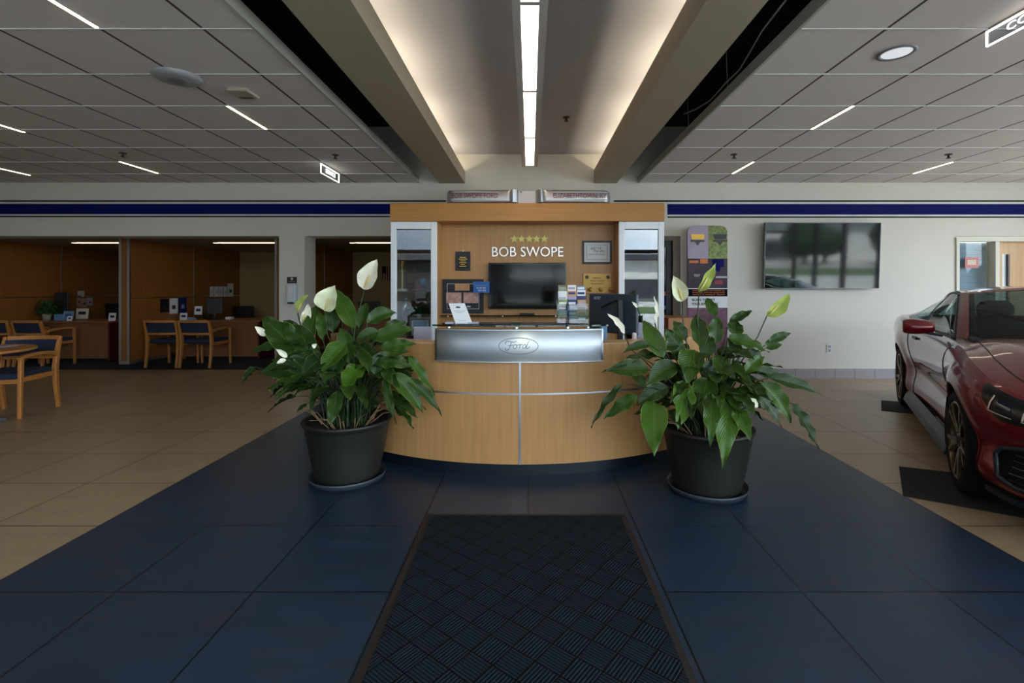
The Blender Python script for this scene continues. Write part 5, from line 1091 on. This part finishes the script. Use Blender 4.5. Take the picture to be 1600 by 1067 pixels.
ZC_ = [(-2.52, 1.0), (-2.2, 1.04), (-1.9, 1.05), (.4, 1.03), (.72, 1.01), (1.0, .985), (1.36, .94), (1.7, .875), (1.95, .815), (2.1, .77), (2.2, .725), (2.24, .70)]
OFF = [(0, .10), (.08, .045), (.2, .03), (.4, .04), (.62, .012), (.78, .0), (.88, .010), (.95, .035), (1.0, .085)]
OFFN = [(0, .02), (.06, -.015), (.2, -.02), (.33, .02), (.5, .035), (.62, .0), (.78, .0), (.9, .03), (1.0, .085)]   # nose
def side(a, q, ex=0):
    u = interp(TU, a); v = interp(TV, a); da = .004; du = interp(TU, min(LT, a+da))-interp(TU, max(0, a-da)); dv = interp(TV, min(LT, a+da))-interp(TV, max(0, a-da))
    L = math.hypot(du, dv) or 1; nu, nv = -dv/L*-1, du/L    # outward normal
    nu, nv = (-dv/L, du/L)
    if nv*1+0 < 0 and v > .3: nu, nv = -nu, -nv
    if v < .35: nu = abs(nu) if u > 0 else -abs(nu)
    if v < .35: nv = abs(nv)
    kn = max(0, min(1, (u-1.7)/.3)); off = interp(OFF, q)*(1-kn)+interp(OFFN, q)*kn
    # haunches and fender bulge round the wheels
    zb = interp(ZB_, u); zs = interp(ZS, u); z = zb+(zs-zb)*q
    for wu in (1.36, -1.36):
        dd = math.hypot(u-wu, (z-.34)); off -= .022*math.exp(-((dd-.40)/.10)**2)*(1 if q < .9 else 0)
    if -1.0 < u < 1.0: off += .035*math.exp(-((q-.38)/.16)**2)*(1-(u/1.0)**4)
    off -= ex
    vv = v-nv*off; uu = u-nu*off
    return Vector((uu, max(vv, 0), z))
def top(u, f):   # f 0 at shoulder, 1 at centre
    a = interp_inv(u); s_ = side(a, 1.0); vmax = s_.y; zc = interp(ZC_, u); zs = s_.z
    v = vmax*(1-f); k = 1-f
    z = zc+(zs-zc)*k**2.6
    if u > .75: z += .018*math.exp(-((v-.62)/.09)**2)*min(1, (u-.75)/.3)*max(0, min(1, (2.0-u)/.3)) - .012*math.exp(-((v-.25)/.15)**2)*max(0, min(1, (1.9-u)/.3))
    return Vector((s_.x, v, z))
_inv = []
for i in range(2001): a = LT*i/2000; _inv.append((interp(TU, a), a))
def interp_inv(u):
    lo, hi = 0, 2000
    while hi-lo > 1:
        m = (lo+hi)//2
        if _inv[m][0] <= u: lo = m
        else: hi = m
    u0, a0 = _inv[lo]; u1, a1 = _inv[hi]; return a0 if u1 == u0 else a0+(a1-a0)*max(0, min(1, (u-u0)/(u1-u0)))
def sym(vs, fs):   # mirror across v=0
    n = len(vs); return vs+[Vector((p.x, -p.y, p.z)) for p in vs], fs+[tuple(i+n for i in reversed(f)) for f in fs]
SEP = {'body_side', 'belt_line', 'rear_pillar', 'windshield_frit', 'front_pillar', 'side_window', 'quarter_panel', 'window_divider', 'wheel_liner', 'headlight', 'side_intake', 'door_handle', 'fender_badge', 'daytime_light', 'projector_lens', 'intake_slat'}
def cbuild(name, vs, fs, m, parent=None, both=True, smooth=True, recalc=False, **kw):
    if both and name in SEP:
        for q in (0, 1):
            n = len(vs); a, c_ = sym(vs, fs); b = MB(); b.add([CAR @ Vector(p) for p in (a[:n] if q == 0 else a[n:])], fs if q == 0 else [tuple(reversed(f)) for f in fs]); o = b.build(name, m, parent or car, smooth=smooth, recalc=recalc, **kw)
            if q == 0: first = o
        return first
    if both: vs, fs = sym(vs, fs)
    b = MB(); b.add([CAR @ Vector(p) for p in vs], fs); return b.build(name, m, parent or car, smooth=smooth, recalc=recalc, **kw)
# --- body sides with wheel arches cut
NA, NQ = 300, 44; RA = .378
vs = []; fs = []
for i in range(NA+1):
    for j in range(NQ+1): vs.append(side(LT*i/NA, j/NQ))
def inarch(p, k=1): return any(math.hypot(p.x-wu, p.z-.345) < RA*k for wu in (1.36, -1.36)) and p.y > .6
keep = []
for i in range(NA):
    for j in range(NQ):
        q = [i*(NQ+1)+j, (i+1)*(NQ+1)+j, (i+1)*(NQ+1)+j+1, i*(NQ+1)+j+1]; c_ = (vs[q[0]]+vs[q[1]]+vs[q[2]]+vs[q[3]])/4
        # openings in the nose for grille and lower intakes
        if not inarch(c_): keep.append(tuple(q))
usedv = set(k for f in keep for k in f)
for k in usedv:
    p = vs[k]
    for wu in (1.36, -1.36):
        d = math.hypot(p.x-wu, p.z-.345)
        if d < RA and p.y > .6: s_ = RA/d; vs[k] = Vector((wu+(p.x-wu)*s_, p.y, .345+(p.z-.345)*s_))
# drop unused verts
mp_ = {k: n for n, k in enumerate(sorted(usedv))}; vs2 = [vs[k] for k in sorted(usedv)]; fs2 = [tuple(mp_[k] for k in f) for f in keep]
body = cbuild('body_side', vs2, fs2, 'car')
# --- top surfaces: hood, deck
def topgrid(u0, u1, nu=60, nf=30, lift=0, f0=0, f1=1):
    vs = []; fs = []
    for i in range(nu+1):
        for j in range(nf+1): p = top(u0+(u1-u0)*i/nu, f0+(f1-f0)*j/nf); p.z += lift; vs.append(p)
    for i in range(nu):
        for j in range(nf): a = i*(nf+1)+j; fs.append((a, a+1, a+nf+2, a+nf+1))
    return vs, fs
v_, f_ = topgrid(.62, 2.2399, 90); cbuild('hood', v_, f_, 'car')
v_, f_ = topgrid(-2.5199, -1.55, 40); cbuild('rear_deck', v_, f_, 'car')
v_, f_ = topgrid(-1.55, .62, 50, 8, 0, 0, .13); cbuild('belt_line', v_, f_, 'car')
# cabin tub
v_ = [Vector(p) for p in ((-1.8, .78, .86), (.9, .78, .86), (.9, 0, .86), (-1.8, 0, .86))]; cbuild('cabin_floor', v_, [(0, 1, 2, 3)], 'seatdark', smooth=False)
# --- greenhouse
APb, APt = Vector((.70, .80, .955)), Vector((-.12, .625, 1.295))
WCb, WCt = Vector((1.00, 0, .985)), Vector((.0, 0, 1.350))
def lerp(a, b_, t): return a+(b_-a)*t
def rail(t):     # roof rail from A pillar top back to the rear quarter
    pts = [(0, APt), (.3, Vector((-.55, .60, 1.315))), (.6, Vector((-1.0, .575, 1.26))), (.85, Vector((-1.45, .56, 1.14))), (1, Vector((-1.78, .60, 1.035)))]
    return Vector([interp([(k, p[i]) for k, p in pts], t) for i in range(3)])
def spine(t):
    pts = [(0, WCt), (.3, Vector((-.55, 0, 1.365))), (.6, Vector((-1.0, 0, 1.315))), (.85, Vector((-1.55, 0, 1.175))), (1, Vector((-1.98, 0, 1.05)))]
    return Vector([interp([(k, p[i]) for k, p in pts], t) for i in range(3)])
def patch(fn, nu, nv):
    vs = [Vector(fn(i/nu, j/nv)) for i in range(nu+1) for j in range(nv+1)]
    return vs, [(i*(nv+1)+j, (i+1)*(nv+1)+j, (i+1)*(nv+1)+j+1, i*(nv+1)+j+1) for i in range(nu) for j in range(nv)]
def rf(t, s_):    # t along, s 0 rail..1 spine
    a, c = rail(t), spine(t); p = lerp(a, c, s_); p.z = a.z+(c.z-a.z)*(1-(1-s_)**2.2); return p
v_, f_ = patch(lambda t, s_: rf(t*.62, s_), 24, 12); roof = cbuild('roof', v_, f_, 'car')
v_, f_ = patch(lambda t, s_: rf(.62+.38*t, .10+.90*s_)-Vector((0, 0, .004)), 14, 12); cbuild('rear_window', v_, f_, 'carglass')
v_, f_ = patch(lambda t, s_: rf(.62+.38*t, .13*s_), 14, 3); cbuild('rear_pillar', v_, f_, 'car')
def ws(t, s_):   # windshield, t bottom..top, s 0 side..1 centre
    a = lerp(APb, APt, t); a.z += .02*sin(pi*t); c = lerp(WCb, WCt, t); c.z += .02*sin(pi*t); p = lerp(a, c, s_); p.x = a.x+(c.x-a.x)*(1-(1-s_)**1.9); p.z = a.z+(c.z-a.z)*(1-(1-s_)**1.7); return p
v_, f_ = patch(lambda t, s_: ws(t, .055+.945*s_), 16, 16); cbuild('windshield', v_, f_, 'carglass')
v_, f_ = patch(lambda t, s_: ws(t, .055+.05*s_)-Vector((0, 0, .003)), 16, 2); cbuild('windshield_frit', v_, f_, 'black')
v_, f_ = patch(lambda t, s_: ws(.965+.06*t, .055+.945*s_)+Vector((0, 0, .001)), 2, 16); cbuild('header_strip', v_, f_, 'car')
# A pillar: wraps from side glass to windshield
def apil(t, s_): a = lerp(APb, APt, t); a.z += .02*sin(pi*t); o = a+Vector((-.085, .012, -.012)); m_ = a+Vector((-.02, .018, .010)); i_ = ws(t, .055)+Vector((0, 0, .002)); return (o*(1-s_)**2+m_*2*s_*(1-s_)*1.0+i_*s_*s_) if True else a
v_, f_ = patch(apil, 16, 6); cbuild('front_pillar', v_, f_, 'car')
# side window
def belt(t): u = lerp(.60, -1.40, t); a = interp_inv(u); p = side(a, 1.0); return Vector((u, p.y-.015, p.z+.012+.05*max(0, t-.75)*2))
def topedge(t):
    if t < .33: k = t/.33; p = lerp(APb, APt, k)+Vector((-.085, .012, -.012)); p.z += .02*sin(pi*k); return p
    k = (t-.33)/.67; p = rail(k*.80)+Vector((-.02, .014, -.018)); return p
def sw(t, s_): a, c = belt(t), topedge(t); p = lerp(a, c, s_); p.y += .025*sin(pi*s_); return p
v_, f_ = patch(sw, 40, 8); cbuild('side_window', v_, f_, 'carglass')
v_, f_ = patch(lambda t, s_: sw(.86+.14*t, s_)+Vector((0, .004, 0)), 8, 8); cbuild('quarter_panel', v_, f_, 'car')
v_, f_ = patch(lambda t, s_: sw(.60+.035*t, s_)+Vector((0, .003, 0)), 2, 8); cbuild('window_divider', v_, f_, 'black')
def ctube(name, pts, r, m, both=True, parent=None, n=6):
    for q in ((1, -1) if both else (1,)):
        b = MB(); b.tube([CAR @ Vector((p[0], q*p[1], p[2])) for p in pts], r, n); o = b.build(name, m, parent or car, smooth=True)
    return o
ctube('window_trim', [sw(t/40, 1.0)+Vector((0, .004, .0)) for t in range(0, 36)], .009, 'black'); ctube('belt_trim', [belt(t/30)+Vector((0, .012, -.004)) for t in range(0, 28)], .008, 'black')
# seams
ctube('door_seam', [side(interp_inv(.80-.10*(q/20)**1.0*0-.0), .05+.93*q/20, .0015) for q in range(21)], .0035, 'black'); ctube('door_seam', [side(interp_inv(-.72-.12*(q/20)), .05+.93*q/20, .0015) for q in range(21)], .0035, 'black')
ctube('hood_seam', [top(u, .13)+Vector((0, 0, .0015)) for u in [.75+k*.05 for k in range(26)]], .0035, 'black')
ctube('wiper', [ws(.015, .45)+Vector((.02, 0, .012)), ws(.03, .75)+Vector((.0, 0, .02)), ws(.05, .98)+Vector((0, 0, .02))], .008, 'black', both=False)
v_, f_ = patch(lambda t, s_: lerp(ws(0, .02+.98*s_)+Vector((.10, 0, -.012)), ws(0, .02+.98*s_), t), 2, 16); cbuild('cowl', v_, f_, 'black')
# sills, skirt, splitter
v_, f_ = patch(lambda t, s_: Vector((lerp(-.98, .98, t), .86+.10*s_, .20-.065*s_+.0)), 10, 2); 
for s_ in (-1, 1):
    b = MB(); prof = [(.80, .135), (.945, .135), (.955, .15), (.935, .205), (.90, .27)]
    b.prism(prof, lambda p: CAR @ Vector((1.02, s_*p[0], p[1])), lambda p: CAR @ Vector((-.98, s_*p[0], p[1])))
    b.build('side_skirt', 'skirt', car, bevel=.006)
b = MB(); N = 30
vv = []
for i in range(N+1):
    a = interp_inv(1.74)+(LT-interp_inv(1.74))*i/N; p = side(a, .02, .012); q = side(a, .02, -.18); vv += [Vector((p.x+.012, p.y+.0, .165)), Vector((p.x+.012, p.y, .195)), Vector((q.x, q.y, .215)), Vector((q.x, q.y, .16))]
fs_ = [(i*4+j, i*4+(j+1) % 4, (i+1)*4+(j+1) % 4, (i+1)*4+j) for i in range(N) for j in range(4)]; cbuild('front_splitter', vv, fs_, 'skirt', smooth=False, recalc=True)
v_, f_ = patch(lambda t, s_: Vector((lerp(-2.3, 2.1, t), .80*s_, .17)), 4, 2); cbuild('underbody', v_, f_, 'grille', smooth=False)
# arch lips and liners
for wu in (1.36, -1.36):
    pts = []
    for k in range(31):
        an = radians(-18)+radians(216)*k/30; u = wu+RA*cos(an); z = .345+RA*sin(an)
        a = interp_inv(u); zb, zs = interp(ZB_, u), interp(ZS, u); q = max(0, min(1, (z-zb)/(zs-zb))); p = side(a, q); pts.append(Vector((u, p.y-.006, z)))
    ctube('arch_lip', pts, .010, 'car')
    v_, f_ = patch(lambda t, s_: Vector((wu+(RA-.002)*cos(radians(-20)+radians(220)*t), .62+(.32)*s_, .345+(RA-.002)*sin(radians(-20)+radians(220)*t))), 24, 2); cbuild('wheel_liner', v_, f_, 'grille')
    v_, f_ = patch(lambda t, s_: Vector((wu+(RA)*cos(radians(-20)+radians(220)*t)*s_, .62, .345+(RA)*sin(radians(-20)+radians(220)*t)*s_)), 24, 2); cbuild('wheel_liner', v_, f_, 'grille')
# headlamps, grille, intake, sitting just proud of the nose surface
def onside(a0, a1, q0, q1, ex, name, m, na=24, nq=6, shape=None, both=True, parent=None, thick=0):
    def fn(t, s_):
        a = a0+(a1-a0)*t; qa, qb = (q0, q1) if shape is None else shape(t); return side(a, qa+(qb-qa)*s_, ex)
    v_, f_ = patch(fn, na, nq); return cbuild(name, v_, f_, m, both=both, parent=parent, smooth=True, solid=thick)
aH0, aH1 = interp_inv(1.74), interp_inv(2.12)
hl = onside(aH0, aH1, .70, .93, .004, 'headlight', 'headlight', shape=lambda t: (.955-.24*min(1, t*3.0)**.7+.05*t, .985-.02*t))
for (t0, t1) in ((.20, .45), (.53, .80)):
    for (k0, k1, q0, q1, s_) in ((t0, t0+.018, .79, .935, 0), (t0, t1, .775, .793, 0)):
        a0, a1 = aH0+(aH1-aH0)*k0, aH0+(aH1-aH0)*k1; onside(a0, a1, q0+.01, q1, .010, 'daytime_light', 'drl', 10, 2, parent=hl)
    a0, a1 = aH0+(aH1-aH0)*(t0+.07), aH0+(aH1-aH0)*(t1-.03); onside(a0, a1, .83, .92, .008, 'projector_lens', mat('lamp lens blue', (24, 30, 48), .12), 10, 3, parent=hl)
aG = interp_inv(2.13)
onside(aG, LT, .60, .93, .006, 'upper_grille', 'grille', shape=lambda t: (.66-.04*t, .92))
aI0, aI1 = interp_inv(1.862), interp_inv(2.12)
onside(aI0, aI1, .12, .46, .004, 'side_intake', 'grille', shape=lambda t: (.26-.14*min(1, t*3), .42+.09*min(1, t*3)-.04*t))
fr_pts = [side(aI0+(aI1-aI0)*t, q, .008) for (t, q) in ((1, .475), (.35, .505), (.06, .44), (0, .36), (.12, .17), (.35, .12), (1, .12))]
ctube('intake_frame', fr_pts, .014, 'skirt')
onside(interp_inv(2.15), LT, .10, .50, .004, 'lower_grille', 'grille')
for k in range(5): onside(aI0+(aI1-aI0)*.25, aI1, .18+.06*k, .19+.06*k, .009, 'intake_slat', 'skirt', 10, 1)
# fender side badge, handle
onside(interp_inv(.98), interp_inv(1.03), .66, .70, .006, 'fender_badge', 'black'); onside(interp_inv(-.58), interp_inv(-.40), .855, .885, .012, 'door_handle', 'black', thick=.01)
# mirror
for s_ in (-1, 1):
    b = MB(); T = CAR @ Matrix.Translation((.42, s_*1.015, 1.02))
    b.grid(lambda u, v: T @ Vector((.075*sin(pi*v)**.6*cos(2*pi*u)*(1 if cos(2*pi*u) > 0 else .6), s_*.108*(-cos(pi*v)), .062*sin(pi*v)**.3*sin(2*pi*u)*(1-.15*(-cos(pi*v))*-1))), 24, 14, closeu=True)
    mr = b.build('door_mirror', 'car', car, smooth=True); b = MB(); b.bar([CAR @ Vector((.44, s_*.86, .955)), CAR @ Vector((.43, s_*.97, .975))], .05, .022); b.build('mirror_arm', 'black', mr, bevel=.006)
    b = MB(); b.grid(lambda u, v: T @ Vector((-.046, s_*.085*(2*v-1), .045*(2*u-1))), 2, 2); b.build('mirror_glass', 'chrome', mr)
# interior
def seat(v0, u0):
    b = MB(); T = CAR @ Matrix.Translation((u0, v0, .86))
    b.grid(lambda u, v: T @ Vector((-.10*v+.05*cos(2*pi*u), (.25-.04*v-.10*max(0, v-.62)*1.2)*sin(2*pi*u)*min(1, (1-v)*8+.0)**.5, -.25+.50*v)), 20, 12, closeu=True); s_ = b.build('seat', 'seatdark', car, smooth=True)
    b = MB(); b.grid(lambda u, v: T @ Vector((-.13+.045*cos(2*pi*u), .13*sin(2*pi*u)*sin(pi*min(.999, .08+v*.84))**.35, .20+.17*v)), 20, 10, closeu=True); b.build('headrest', 'seatdark', s_, smooth=True)
seat(.38, -.15); seat(-.38, -.15)
v_, f_ = patch(lambda t, s_: Vector((.30+.55*t, .76*s_, .955+.03*sin(pi*t))), 6, 6); cbuild('dashboard', v_, f_, 'seatdark')
b = MB(); T = CAR @ Matrix.Translation((.22, -.38, .97)) @ Matrix.Rotation(radians(68), 4, 'Y'); b.lathe([(.18+.013*cos(a_), .013*sin(a_)) for a_ in [2*pi*k/8 for k in range(9)]], n=28, T=T); b.build('steering_wheel', 'seatdark', car, smooth=True)
b = MB(); T = CAR @ Matrix.Translation((.18, 0, 1.245)); b.box(-.015, .015, -.12, .12, -.03, .03, T=T); b.build('rear_view_mirror', 'black', car, bevel=.008)
# wheels
def wheel(u, sg):
    Y = sg*.95; T = CAR @ Matrix.Translation((u, Y, .338)) @ Matrix.Rotation(-sg*pi/2, 4, 'X')     # local +z outward
    e = empty('wheel', (0, 0, 0)); e.parent = car; 
    b = MB(); b.lathe([(.235, -.24), (.30, -.25), (.325, -.235), (.338, -.20), (.338, -.05), (.328, -.018), (.305, -.002), (.27, .0), (.252, -.006), (.248, -.02)], n=64, T=T); b.build('tyre', 'tyre', e, smooth=True)
    b = MB(); b.lathe([(.252, -.006), (.246, .000), (.238, -.006), (.232, -.03), (.228, -.20), (.24, -.235)], n=64, T=T); b.build('rim_barrel', 'rim', e, smooth=True)
    b = MB(); b.lathe([(.001, -.11), (.17, -.11), (.17, -.125)], n=40, T=T); b.build('brake_disc', 'disc', e); b = MB(); b.lathe([(.001, -.14), (.23, -.14)], n=40, T=T); b.build('inner_shade', 'grille', e)
    b = MB()
    for k in range(5):
        for da in (-.17, .17):
            a = 2*pi*k/5+.3; p0 = Vector((.055*cos(a+da*.6), .055*sin(a+da*.6), -.035)); p1 = Vector((.15*cos(a+da*.9), .15*sin(a+da*.9), -.02)); p2 = Vector((.238*cos(a+da*1.15), .238*sin(a+da*1.15), -.012))
            nz = T.to_3x3() @ Vector((0, 0, 1)); b.bar([T @ p0, T @ p1, T @ p2], [.034, .024, .026], [.035, .028, .022], up=nz)
    b.lathe([(.001, -.012), (.035, -.014), (.062, -.03), (.066, -.06)], n=24, T=T); b.build('spokes', 'rim', e, bevel=.004)
    b = MB()
    for k in range(5): a = 2*pi*k/5; b.lathe([(.001, .004), (.009, .003), (.01, -.01)], n=8, T=T @ Matrix.Translation((.047*cos(a), .047*sin(a), -.022)))
    b.build('wheel_nuts', 'chrome', e); b = MB(); b.lathe([(.001, -.006), (.026, -.008), (.028, -.014)], n=20, T=T); b.build('centre_cap', 'black', e)
for u in (1.36, -1.36):
    for sg_ in (1, -1): wheel(u, sg_)
# rubber mats under the wheels
def wmat_(pts, label):
    b = MB(); P = [(X(px, H*F/(py-VY)), H*F/(py-VY)) for px, py in pts]; b.prism(P, lambda p: (p[0], p[1], .0008), lambda p: (p[0], p[1], .006)); tag(b.build('wheel_mat', 'rubmat'), label, 'mat', 'black mats under the car wheels')
wmat_([(1404.5, 729.5), (1411, 775), (1655, 820), (1640, 757)], 'black rubber mat under the front wheel of the red car'); wmat_([(1377, 626), (1377, 641.5), (1480, 652), (1478, 634)], 'black rubber mat under the rear wheel of the red car')
